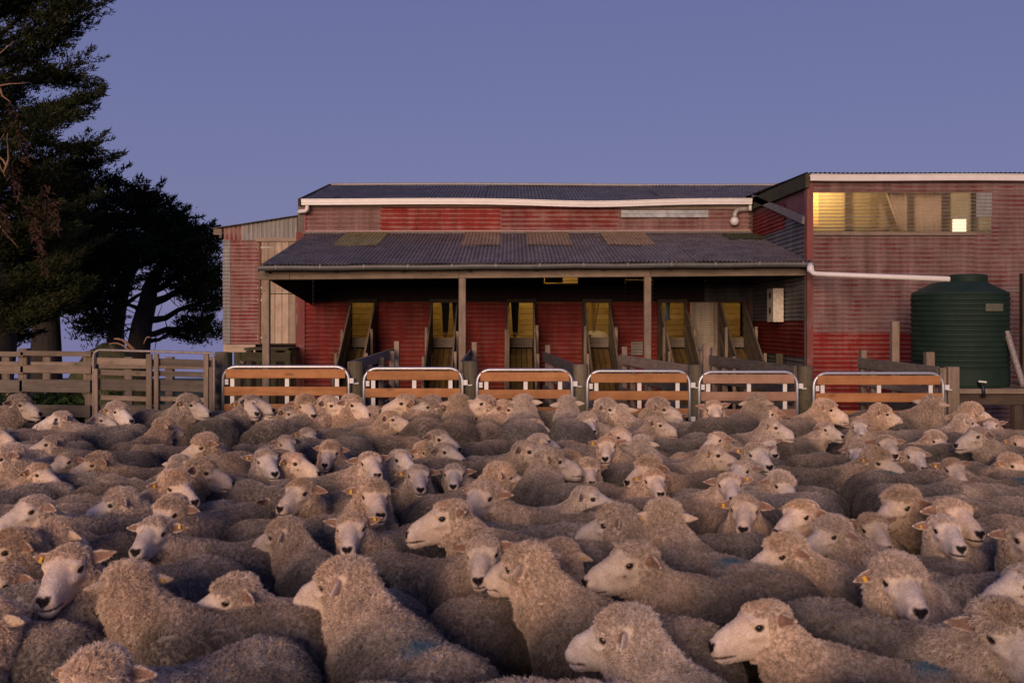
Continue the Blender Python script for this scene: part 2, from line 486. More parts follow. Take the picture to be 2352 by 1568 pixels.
def build_main():
    ex0_ = PX(601, 13.7)
    zt, zv = PZ(474, WY), PZ(536, WY)
    # upper band above the veranda roof
    cuts = [(700, 877, 'red_dull'), (877, 1153, 'red_bright'), (1153, 1424, 'red_main'), (1424, 1725, 'red_dull')]
    for i, (a, b, m) in enumerate(cuts):
        wall_sheet(PX(a, WY) - (0.03 if i else 0), PX(b, WY), zv - 0.10, zt + 0.03, M[m], i + 1.0, dy=-0.004 * (i % 2))
    # eave board under the gutter
    m = MB()
    m.bar((XL, WY - 0.03, zt + 0.03), (PX(1424, WY), WY - 0.03, zt + 0.03), 0.03, 0.09)
    m.build('eave_board', M['timber_x'], shed)
    m = MB()
    m.bar((PX(1424, WY) + 0.002, WY - 0.03, zt + 0.0), (XR, WY - 0.03, zt + 0.0), 0.03, 0.10)
    m.build('eave_board', M['timber_x'], shed)
    # a bare metal strip over an old opening
    corr('patch_sheet', M['strip'], shed, (PX(1426, WY), WY - 0.05, PZ(500, WY)), (PX(1626, WY) - PX(1426, WY), 0, 0), (0, 0, 0.125), (0, -1, 0), seed=4.4, amp=0.006)
    # wall behind the veranda, cut round the six let-go openings
    wl0, wl1 = PX(1250, WY), PX(1327, WY)
    zh = OP_TOP + 0.02
    edges = [XL] + [e for ab in OPENX for e in ab] + [XR]
    mats = ['red_low', 'red_low', 'red_low', 'red_low', 'red_low', 'red_low', 'red_low']
    for i in range(7):
        x0, x1 = edges[2*i], edges[2*i + 1]
        if i == 5:
            x1_ = PX(1585, WY)
            wall_sheet(x0 + 0.05, x1_, 0.1, zh, M['red_low'], 2.0 + i)
            corr('patch_sheet', M['cream_sheet'], shed, (x1_ + 0.002, WY - 0.012, PZ(797, WY)), (PX(1639, WY) - x1_, 0, 0), (0, 0, zh - PZ(797, WY)), (0, -1, 0), pitch=0.042, amp=0.006, seed=3)
            wall_sheet(x1_ + 0.002, x1 - 0.05, 0.1, PZ(797, WY), M['zinc'], 9.0)
            m = MB(); m.bar((PX(1645, WY), WY - 0.03, 0.9), (PX(1645, WY), WY - 0.03, zh), 0.09, 0.06, up=(0, 1, 0)); m.build('wall_post', M['timber_z'], shed)
            continue
        wall_sheet(x0 + (0.05 if i else 0), x1 - (0.05 if i < 6 else 0), 0.1, zh, M[mats[i]], 2.0 + i)
    # header sheets over the openings, with two hatches
    h1 = (PX(1250, WY), PX(1327, WY), PZ(653, WY))
    h2 = (PX(1436, WY), PX(1500, WY), PZ(645, WY))
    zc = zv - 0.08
    wall_sheet(XL, h1[0], zh + 0.002, zc, M['red_shade'], 11.0, dy=0.006)
    wall_sheet(h1[0], h1[1], zh + 0.002, h1[2], M['red_shade'], 12.0, dy=0.006)
    wall_sheet(h1[1], h2[0], zh + 0.002, zc, M['red_shade'], 13.0, dy=0.006)
    wall_sheet(h2[0], h2[1], zh + 0.002, h2[2], M['red_shade'], 14.0, dy=0.006)
    wall_sheet(h2[1], PX(1619, WY), zh + 0.002, zc, M['red_shade'], 15.0, dy=0.006)
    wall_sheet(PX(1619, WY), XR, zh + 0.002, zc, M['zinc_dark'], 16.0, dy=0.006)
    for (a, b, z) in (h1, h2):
        wall_sheet(a, b, z + 0.42, zc, M['red_shade'], 17.0, dy=0.006)
        m = MB(); m.bar((a - 0.02, WY - 0.03, z), (b + 0.02, WY - 0.03, z), 0.06, 0.03); m.build('hatch_sill', M['inner_x'], shed)
    m = MB(); m.box(h2[0] - 0.02, h2[1] + 0.02, WY + 0.04, WY + 0.06, h2[2] + 0.025, h2[2] + 0.45); m.build('hatch_board', M['dark_x'], shed)
    m = MB(); m.bar((ex0_ + 0.01, 13.76, PZ(614, 13.76)), (WING_X - 0.02, 13.76, PZ(605, 13.76)), 0.02, 0.10); m.build('fascia', M['dark_x'], shed)
    m = MB(); m.box(h1[0] + 0.01, h1[0] + 0.32, WY + 0.04, WY + 0.06, h1[2] + 0.03, h1[2] + 0.4); m.build('hatch_board', M['dark_x'], shed)
    # odd grey patch low on the wall
    corr('patch_sheet', M['zinc'], shed, (PX(1449, WY), WY - 0.016, PZ(815, WY)), (PX(1476, WY) - PX(1449, WY), 0, 0), (0, 0, PZ(785, WY) - PZ(815, WY)), (0, -1, 0), seed=8, pitch=0.05)
    # timber trims round each opening
    for (a, b) in OPENX:
        for x in (a - 0.028, b + 0.028):
            m = MB(); m.bar((x, WY - 0.02, 0.3), (x, WY - 0.02, OP_TOP + 0.02), 0.056, 0.10, up=(0, 1, 0), ch=0.006)
            m.build('door_post', M['dark_z'], shed)
        m = MB(); m.bar((a - 0.05, WY - 0.022, OP_TOP + 0.045), (b + 0.05, WY - 0.022, OP_TOP + 0.045), 0.05, 0.06)
        m.build('door_head', M['dark_x'], shed)
    # corner flashing at the left end, painted and peeling
    m = MB()
    m.box(XL - 0.14, XL + 0.005, WY - 0.035, WY + 0.01, 0.15, zv + 0.02)
    m.build('corner_board', M['peel'], shed)
    m = MB(); m.box(XL - 0.115, XL - 0.005, WY - 0.03, WY + 0.01, zv + 0.02, zt + 0.04); m.build('corner_board', M['grey_z'], shed)
    m = MB(); m.box(XL - 0.004, XL + 0.02, WY - 0.028, WY - 0.012, zv, zt); m.build('corner_trim', M['red_trim'], shed)
    # apron flashing where the veranda roof meets the wall
    m = MB(); m.bar((XL - 0.02, WY - 0.04, zv + 0.0), (XR - 0.01, WY - 0.04, zv + 0.02), 0.07, 0.035); m.build('flashing', M['roof_tan_flat'], shed)
    m = MB(); m.bar((XL + 0.02, WY - 0.02, zv + 0.035), (XR - 0.02, WY - 0.02, zv + 0.05), 0.02, 0.02); m.build('flashing', M['pinktrim'], shed)
    # main roof, two slopes
    ze, zr = PZ(461, WY - 0.12), PZ(426, 19.75)
    ye, yr = WY - 0.14, 19.75
    rx0, rx1 = XL - 0.06, XR + 1.6
    n = 3
    for i in range(n):
        a = rx0 + (rx1 - rx0) * i / n
        b = rx0 + (rx1 - rx0) * (i + 1) / n
        corr('roof_sheet', M['roof'], shed, (a, ye, ze + sag((a + b) / 2) * 0.4), (0, yr - ye, zr - ze), (b - a + 0.02, 0, 0), (0, -0.2, 1), seed=20.0 + i, dent=0.006)
        corr('roof_sheet', M['roof'], shed, (a, 22.6, ze), (0, yr - 22.6, zr - ze), (b - a + 0.02, 0, 0), (0, 0.2, 1), seed=25.0 + i)
    pts = [(rx0 + (rx1 - rx0) * i / 24, yr, zr + 0.018 + 0.012 * math.sin(i * 0.26)) for i in range(25)]
    m = MB(); m.tube(pts, 0.028, 6); m.build('ridge_cap', M['zinc_flat'], shed, smooth=True)
    m = MB(); m.bar((XL - 0.07, ye, ze - 0.03), (XL - 0.07, yr, zr - 0.03), 0.03, 0.12); m.build('barge_board', M['dark_y'], shed)
    # far and end walls, floor
    corr('wall_sheet', M['red_dull'], shed, (XL, WY, 0.1), (0, 5.5, 0), (0, 0, 3.45), (-1, 0, 0), seed=30, clip=None)
    m = MB(); m.add([(XL + 0.02, WY, 3.5), (XL + 0.02, 22.5, 3.5), (XL + 0.02, yr, zr - 0.04)], [(0, 1, 2)]); m.build('gable_lining', M['dark_z'], shed)
    corr('wall_sheet', M['red_dull'], shed, (XL, 22.5, 0.1), (XR + 1.6 - XL, 0, 0), (0, 0, 3.5), (0, 1, 0), seed=31)
    m = MB(); m.box(XL + 0.03, XR + 1.5, WY + 0.03, 22.4, FLOOR_Z - 0.12, FLOOR_Z); m.build('floor', M['floor_wood'], shed)
    # gutter: white square-fronted, sagging in the middle, with its stop end and bent outlet at the left
    def gut(x0, x1, y, z, mat, sagf, name='gutter', tilt=0.0):
        m = MB(); N = 30
        prof = [(-0.075, -0.055), (-0.075, -0.02), (-0.082, -0.016), (-0.082, 0.028), (-0.092, 0.032), (-0.092, 0.045), (-0.078, 0.045), (-0.07, 0.02), (-0.066, -0.045), (0.03, -0.045), (0.03, 0.045), (0.04, 0.045), (0.04, -0.055)]
        for i in range(N + 1):
            x = x0 + (x1 - x0) * i / N
            for (py, pz) in prof:
                m.v.append((x, y + py, z + pz + sagf(x) + tilt * i / N))
        k = len(prof)
        for i in range(N):
            for j in range(k):
                m.f.append((i*k + j, (i+1)*k + j, (i+1)*k + (j+1) % k, i*k + (j+1) % k))
        m.f.append(tuple(range(k)))
        m.f.append(tuple(reversed(range(N*k, N*k + k))))
        return m.build(name, mat, shed)
    gz = PZ(463, WY - 0.15)
    gut(XL - 0.02, XR + 0.0, WY - 0.12, gz, M['gutter_white'], sag)
    m = MB()
    p0 = Vector((XL + 0.07, WY - 0.14, gz - 0.05))
    m.tube([p0, p0 + Vector((0, 0, -0.07)), p0 + Vector((-0.015, 0, -0.095)), p0 + Vector((-0.04, 0, -0.11)), p0 + Vector((-0.13, 0.01, -0.115)), p0 + Vector((-0.15, 0.06, -0.12)), p0 + Vector((-0.155, 0.12, -0.13))], 0.034, 10)
    m.build('downpipe', M['gutter_white'], shed, smooth=True)
    m = MB()
    q = Vector((XR - 0.04, WY - 0.12, gz - 0.05))
    m.tube([q, q + Vector((0, 0, -0.10)), ], 0.03, 8)
    m.build('downpipe', M['gutter_white'], shed, smooth=True)
    # veranda: posts, beam, rafters, roof sheets, gutter
    zl, zr_ = PZ(632, VY), PZ(622, VY)
    def beam_z(x): return zl + (zr_ - zl) * (x - PX(600, VY)) / (PX(1865, VY) - PX(600, VY))
    for xx in (612, 1062, 1487, 1857):
        X = PX(xx, VY)
        m = MB(); m.bar((X, VY, 0), (X, VY, beam_z(X) - 0.068), 0.098, 0.098, up=(0, 1, 0), ch=0.008); m.build('veranda_post', M['timber_z'], shed)
    js = [594, 668, 1055, 1492, 1866]
    for a, b in zip(js[:-1], js[1:]):
        A, B = PX(a, VY), PX(b, VY) - 0.006
        m = MB(); m.bar((A, VY - 0.02, beam_z(A)), (B, VY - 0.02, beam_z(B)), 0.07, 0.132, ch=0.008); m.build('beam', M['timber_x'], shed)
    el, er = PZ(609, 13.7), PZ(600, 13.7)
    ex0, ex1 = PX(601, 13.7), WING_X - 0.01
    def eave_z(x): return el + (er - el) * (x - ex0) / (ex1 - ex0)
    ntop = 0
    bays = [(600, 800), (800, 1000), (1000, 1200), (1200, 1400), (1400, 1600), (1600, 1830)]
    for i, (a, b) in enumerate(bays):
        A, B = PX(a, 13.7), (PX(b, 13.7) if i < 5 else ex1)
        za = eave_z((A + B) / 2)
        corr('roof_sheet', M['roof_ver'], shed, (A, 13.66, za), (0, WY - 13.70, zv - za), (B - A + 0.02, 0, 0), (0, -0.2, 1), seed=40.0 + i, dent=0.004, phase=A / 0.058 * 6.283, pitch=0.058)
    # old skylight sheets let into the veranda roof
    for i, (a, b, mt) in enumerate(((755, 855, 'roof_moss'), (1040, 1128, 'roof_tan'), (1215, 1315, 'roof_tan'), (1392, 1500, 'roof_tan'))):
        t0 = 0.52
        ya, yb = 13.66 + (WY - 13.7) * t0, WY - 0.1
        A, B = PX(a + 22 * (1 if a < 1100 else -0.2), 15.9), PX(b + 22 * (1 if a < 1100 else -0.2), 15.9)
        za = eave_z(A)
        z0, z1 = za + (zv - za) * t0 + 0.014, zv + 0.008
        corr('skylight_sheet', M[mt], shed, (A, ya, z0), (0, yb - ya, z1 - z0), (B - A, 0, 0), (0, -0.2, 1), seed=60.0 + i, phase=A / 0.058 * 6.283, pitch=0.058)
    m = MB()
    rng = random.Random(4)
    for k in range(260):   # moss and leaf litter in the corner of the roof
        x = rng.uniform(PX(1665, 16.4), PX(1745, 16.4)); f = rng.uniform(0.72, 0.9)
        y = 13.66 + (WY - 13.7) * f; z = eave_z(x) + (zv - eave_z(x)) * f + 0.012
        r = rng.uniform(0.015, 0.04)
        m.add([(x - r, y - r, z), (x + r, y - r*0.6, z), (x + r*0.5, y + r, z), (x, y, z + r*0.9)], [(0, 1, 3), (1, 2, 3), (2, 0, 3)])
    mo = m.build('moss', M['moss'], shed); mo['kind'] = 'stuff'
    for i in range(9):
        x = ex0 + 0.06 + (ex1 - ex0 - 0.12) * i / 8
        m = MB(); m.bar((x, 13.74, eave_z(x) - 0.062), (x, WY - 0.02, zv - 0.062), 0.05, 0.09); m.build('rafter', M['dark_y'], shed)
    for f in (0.35, 0.7):
        m = MB(); y = 13.7 + (WY - 13.7) * f
        m.bar((ex0 + 0.02, y, el + (zv - el) * f - 0.032), (ex1 - 0.02, y, er + (zv - er) * f - 0.032), 0.07, 0.03); m.build('purlin', M['dark_x'], shed)
    gm = MB(); N = 40
    A, B = ex0 - 0.02, PX(1868, 13.62)
    prof = [(math.cos(a) * 0.056, math.sin(a) * 0.056 - 0.0) for a in [math.pi + math.pi * i / 8 for i in range(9)]] + [(0.062, 0.012), (0.05, 0.012), (0.046, -0.005)] + [(math.cos(a) * 0.048, math.sin(a) * 0.048) for a in [2*math.pi - math.pi * i / 8 for i in range(1, 8)]] + [(-0.05, 0.012), (-0.062, 0.012)]
    for i in range(N + 1):
        x = A + (B - A) * i / N
        z = eave_z(x) - 0.028 + 0.004 * math.sin(i * 0.9)
        for (py, pz) in prof: gm.v.append((x, 13.62 + py, z + pz))
    k = len(prof)
    for i in range(N):
        for j in range(k): gm.f.append((i*k + j, (i+1)*k + j, (i+1)*k + (j+1) % k, i*k + (j+1) % k))
    g = gm.build('gutter', M['gutter_grey'], shed, smooth=False)
    for i in range(13):
        x = A + 0.25 + (B - A - 0.4) * i / 12
        m = MB(); z = eave_z(x) - 0.028
        m.bar((x, 13.558, z - 0.03), (x, 13.556, z + 0.018), 0.02, 0.008, up=(0, 1, 0)); m.build('gutter_strap', M['flash'], shed)
    for x0, x1, z in ((PX(600, 13.62), PX(606, 13.62), 0),):
        m = MB(); m.lathe([(0.05, 0), (0.05, 0.004)], (0, 0, 0), 12)
        m.v = [(A - 0.003 + p[2], 13.62 + p[0], eave_z(A) - 0.045 + min(p[1], 0.01)) for p in m.v]
        m.build('gutter_end', M['gutter_grey'], shed)
    # dark sheet closing the left end of the veranda, cut to a slope
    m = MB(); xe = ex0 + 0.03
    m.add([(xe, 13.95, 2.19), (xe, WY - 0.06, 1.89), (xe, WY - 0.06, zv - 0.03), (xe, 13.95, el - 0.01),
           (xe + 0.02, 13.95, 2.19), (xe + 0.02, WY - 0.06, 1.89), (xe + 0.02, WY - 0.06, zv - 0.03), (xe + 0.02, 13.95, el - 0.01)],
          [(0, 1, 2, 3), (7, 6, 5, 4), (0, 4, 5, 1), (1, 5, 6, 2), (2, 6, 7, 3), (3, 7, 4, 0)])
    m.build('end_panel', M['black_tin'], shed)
    m = MB(); m.box(XR - 0.04, WING_X + 0.06, WY - 0.01, WY + 0.05, 0.05, PZ(470, WY)); m.build('corner_board', M['dark_z'], shed)
    # lining boards of the shearing board's back wall
    for i in range(19):
        z = FLOOR_Z + 0.005 + i * 0.104
        m = MB(); m.bar((XL + 0.1, 18.7, z + 0.05), (XR + 0.2, 18.7, z + 0.05), 0.02, 0.099, ch=0.004); m.build('lining_board', M['inner_x'], shed)
    for x in (-2.75, -1.55, -0.15, 1.2, 2.5, 3.6):
        m = MB(); m.bar((x + 0.25, 18.66, FLOOR_Z), (x + 0.25, 18.66, 3.2), 0.08, 0.05, up=(0, 1, 0)); m.build('stud', M['inner_z'], shed)
    m = MB(); m.box(PX(1620, 18.0), PX(1640, 18.0), WY + 0.1, 18.6, FLOOR_Z, 3.1); m.build('partition', M['inner_z'], shed)

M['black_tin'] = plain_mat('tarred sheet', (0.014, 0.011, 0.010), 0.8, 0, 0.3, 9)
M['strip'] = plain_mat('bare metal strip', (0.42, 0.44, 0.45), 0.45, 0.3, 0.5, 7)
M['peel'] = iron_mat('peeling red board', (0.24, 0.05, 0.045), (0.30, 0.20, 0.18), (0.30, 0.25, 0.23), 0.5, 0.35, axis=2)
M['red_trim'] = plain_mat('red trim', (0.30, 0.05, 0.045), 0.6)
M['pinktrim'] = plain_mat('pink trim', (0.40, 0.24, 0.21), 0.6, mottled=0.3)
M['roof_tan_flat'] = plain_mat('brown flashing', (0.15, 0.12, 0.10), 0.7, mottled=0.4)
M['zinc_flat'] = plain_mat('zinc cap', (0.36, 0.33, 0.31), 0.55, 0.1, 0.3)
M['floor_wood'] = wood_mat('greasy board floor', (0.32, 0.2, 0.085), (0.2, 0.12, 0.05), 0)
M['moss'] = plain_mat('moss', (0.035, 0.04, 0.014), 0.95, 0, 0.5, 30)
M['roof_ver'] = iron_mat('veranda roof iron', (0.14, 0.118, 0.112), (0.25, 0.22, 0.205), (0.27, 0.235, 0.205), 0.48, 0.30, axis=1, rough=0.6, spec=0.15)
build_main()

# ---------------------------------------------------------------- let-go chutes, one at each opening
def build_chutes():
    names = ['leftmost let-go chute at the shed wall, worn boards with a mossy ramp', 'second let-go chute from the left, at a lit opening with two legs',
             'third let-go chute from the left, below one standing leg', 'fourth let-go chute from the left, below a leaning broom',
             'fifth let-go chute from the left, beside the cream ribbed sheet', 'rightmost let-go chute, beside the grey side wall']
    rng = random.Random(3)
    for i, (a, b) in enumerate(OPENX):
        c = (a + b) / 2
        t = thing('sheep_chute', (c, 16.0, 0), names[i], 'chute', 'let-go chutes along the woolshed wall')
        y0, y1 = WY - 0.08, 15.25
        zt0, zt1 = OP_TOP - 0.02, 0.72
        # kick board, then the planked ramp
        m = MB(); m.bar((a + 0.012, WY - 0.10, FLOOR_Z - 0.085), (b - 0.012, WY - 0.10, FLOOR_Z - 0.085), 0.03, 0.165, ch=0.005); m.build('kick_board', M['grey_x'], t)
        w = (b - a - 0.03) / 4
        for k in range(4):
            x = a + 0.015 + w * (k + 0.5)
            m = MB(); m.bar((x, WY - 0.13, FLOOR_Z - 0.20), (x, 15.0, 0.16), w - 0.008, 0.03, up=(0, 0, 1), ch=0.003)
            m.build('ramp_board', M['chute_y'], t)
        for s, x in ((-1, a - 0.012), (1, b + 0.012)):
            for k in range(5):
                f = k * 0.145
                m = MB()
                A = Vector((x, y0, zt0 - 0.07 - f)); B = Vector((x, y1, zt1 - 0.07 - f))
                if A.z < 0.35: continue
                m.bar(A, B, 0.028, 0.140, up=(0, 0, 1), ch=0.003)
                m.build('side_board', M['grey_y' if (k + i) % 2 else 'timber_y'], t)
            for f in (0.38, 0.72):
                y = y0 + (y1 - y0) * f
                z = zt0 + (zt1 - zt0) * f + rng.uniform(0.0, 0.1)
                m = MB(); xx = x + s * 0.04
                m.bar((xx, y, 0), (xx, y, z), 0.045, 0.07, up=(0, 1, 0), ch=0.004); m.build('batten', M['timber_z'], t)
build_chutes()

# ---------------------------------------------------------------- lean-to at the left end
def build_lean_to():
    y = 17.1
    X0, X1 = PX(512.5, y), XL - 0.145
    z0 = PZ(790, y)
    t = thing('lean_to_shed', ((X0 + X1) / 2, y, 0), 'small red and grey iron lean-to with a pale plank door, left of the woolshed', 'shed')
    zl, zr = PZ(524, y), PZ(498, y)
    xs = PX(596, y)
    zmid = PZ(548, y)
    # cladding left of the door, three courses
    hs = [z0, z0 + (zmid - z0) * 0.36, z0 + (zmid - z0) * 0.72, zmid]
    for i in range(3):
        corr('wall_sheet', M['lean_red'], t, (X0, y - 0.004 * (i % 2), hs[i] - (0.02 if i else 0)), (xs - X0, 0, 0), (0, 0, hs[i+1] - hs[i] + 0.02), (0, -1, 0), seed=70.0 + i, phase=i * 1.0)
    corr('wall_sheet', M['zinc'], t, (X0 - 0.004, y - 0.012, z0), (0.13, 0, 0), (0, 0, zmid - z0), (0, -1, 0), seed=75.0)
    # gable strip of upright sheets
    def topz(s): return zl + (zr - zl) * s - zmid
    n = 4
    for i in range(n):
        a = X0 + (X1 - X0) * i / n
        b = X0 + (X1 - X0) * (i + 1) / n
        s0, s1 = i / n, (i + 1) / n
        m = MB(); ridge = []
        nv = int((b - a) / 0.076 * 6)
        for j in range(nv + 1):
            x = a + (b - a) * j / nv
            h = 0.009 * math.sin(x / 0.076 * 6.283)
            for z in (zmid - 0.03, zl + (zr - zl) * (x - X0) / (X1 - X0)):
                m.v.append((x, y - 0.02 - h - 0.004 * (i % 2), z)); ridge.append(0.5 + 0.5 * math.sin(x / 0.076 * 6.283))
        for j in range(nv): m.f.append((2*j, 2*j + 2, 2*j + 3, 2*j + 1))
        m.build('gable_sheet', M['lean_red'] if i == 0 else M['zinc_z'], t, smooth=True, attr={'ridge': ridge})
    # roof
    corr('roof_sheet', M['zinc_xroof'], t, (X0 - 0.17, y - 0.12, zl - 0.015), (X1 + 0.02 - X0 + 0.17, 0, (zr - zl) * 1.13), (0, 4.5, 0), (0, 0, 1), seed=78)
    m = MB(); m.bar((X0 - 0.14, y - 0.06, zl - 0.07), (X0 + 0.0, y - 0.06, zl - 0.07), 0.05, 0.10); m.build('rafter_end', M['timber_x'], t)
    m = MB(); m.bar((X0 + 0.0, y - 0.07, zl - 0.15), (X0 - 0.04, y - 0.07, zl - 0.15), 0.05, 0.06); m.build('rafter_end', M['grey_x'], t)
    # door opening: lintel, frame, upper and lower leaf of planks with strap hinges
    dx0, dx1 = PX(601, y), XL - 0.17
    m = MB(); m.bar((PX(590, y), y - 0.05, zmid - 0.02), (dx1 + 0.06, y - 0.05, zmid - 0.02), 0.05, 0.06); m.build('lintel', M['pale_x'], t)
    m = MB(); m.bar((xs + 0.015, y - 0.02, z0), (xs + 0.015, y - 0.02, zmid - 0.05), 0.03, 0.05, up=(0, 1, 0)); m.build('door_post', M['rust'], t)
    m = MB(); m.bar((dx1 + 0.02, y - 0.02, z0), (dx1 + 0.02, y - 0.02, zmid - 0.05), 0.04, 0.06, up=(0, 1, 0)); m.build('door_post', M['grey_z'], t)
    zs = PZ(675, y)
    for (a, b) in ((z0 + 0.01, zs - 0.006), (zs + 0.006, zmid - 0.055)):
        n = 5
        w = (dx1 - dx0) / n
        dl = MB(); dl.box(dx0 + 0.01, dx1 - 0.01, y + 0.0, y + 0.02, (a + b) / 2 - 0.06, (a + b) / 2 + 0.06)
        d = dl.build('door', M['pale_x'], t)
        for k in range(n):
            m = MB(); m.bar((dx0 + w*(k + 0.5), y - 0.02, a), (dx0 + w*(k + 0.5), y - 0.02, b), w - 0.006, 0.024, up=(0, 1, 0), ch=0.003); m.build('plank', M['pale_z'], d)
        for z in (a + 0.1, b - 0.1):
            m = MB(); m.add([(dx0 - 0.05, y - 0.040, z - 0.018), (dx0 + 0.20, y - 0.040, z - 0.008), (dx0 + 0.20, y - 0.040, z + 0.008), (dx0 - 0.05, y - 0.040, z + 0.018),
                             (dx0 - 0.05, y - 0.034, z - 0.018), (dx0 + 0.20, y - 0.034, z - 0.008), (dx0 + 0.20, y - 0.034, z + 0.008), (dx0 - 0.05, y - 0.034, z + 0.018)],
                            [(0, 1, 2, 3), (7, 6, 5, 4), (0, 4, 5, 1), (1, 5, 6, 2), (2, 6, 7, 3), (3, 7, 4, 0)])
            m.tube([(dx0 - 0.05, y - 0.045, z - 0.03), (dx0 - 0.05, y - 0.045, z + 0.03)], 0.012, 6)
            m.build('hinge', M['hinge'], d)
    # floor bearer, piles, side and back
    m = MB(); m.bar((X0 + 0.02, y - 0.0, z0 - 0.075), (xs - 0.06, y - 0.0, z0 - 0.075), 0.09, 0.135, ch=0.01); m.build('bearer', M['pale_x'], t)
    for x in (X0 + 0.08, PX(548, y), xs + 0.02):
        m = MB(); m.tube([(x, y, 0), (x, y, z0 - 0.14)], 0.075, 10); m.build('pile', M['mossy_z'], t)
    corr('wall_sheet', M['zinc_y'], t, (X0, y, z0), (0, 4.3, 0), (0, 0, zl - z0), (-1, 0, 0), seed=80)
    m = MB(); m.box(X0 + 0.03, X1, y + 0.05, 21.3, z0 - 0.02, z0 + 0.03); m.build('floor', M['dark_x'], t)
    m = MB(); m.box(X0 + 0.03, X1, 21.3, 21.34, z0, zr); m.build('back_wall', M['dark_x'], t)
    m = MB(); m.box(X0 + 0.05, X1 + 0.1, y + 0.9, y + 0.94, -0.05, z0 - 0.03); m.build('skirt_board', M['dark_x'], t)
    # loading step before the door
    st = thing('loading_platform', (-4.0, 16.6, 0), 'mossy timber landing on posts below the plank door', 'platform')
    for k in range(4):
        yy = 16.25 + k * 0.2
        m = MB(); m.bar((dx0 - 0.05, yy, z0 - 0.06), (dx1 + 0.08, yy, z0 - 0.06), 0.19, 0.035); m.build('deck_board', M['mossy_x' if k < 2 else 'grey_x'], st)
    m = MB(); m.bar((dx0 - 0.1, 16.2, z0 - 0.19), (dx1 + 0.1, 16.2, z0 - 0.19), 0.05, 0.14); m.build('bearer', M['mossy_x'], st)
    for x in (dx0 + 0.02, dx0 + 0.42, dx1 + 0.06):
        m = MB(); m.tube([(x, 16.24, 0), (x, 16.24, z0 - 0.085)], 0.06, 9); m.build('post', M['mossy_z'], st)
    m = MB(); m.bar((dx0 - 0.12, 16.3, z0 - 0.30), (dx0 + 0.05, 16.24, z0 - 0.05), 0.05, 0.07); m.build('brace', M['timber_x'], st)
M['zinc_z'] = iron_mat('weathered zinc upright', (0.27, 0.255, 0.235), (0.37, 0.35, 0.32), (0.26, 0.22, 0.20), 0.5, 0.3, axis=2)
M['zinc_xroof'] = M['zinc']
M['hinge'] = plain_mat('old strap hinge', (0.42, 0.36, 0.31), 0.6, 0.2, 0.5, 60)
build_lean_to()

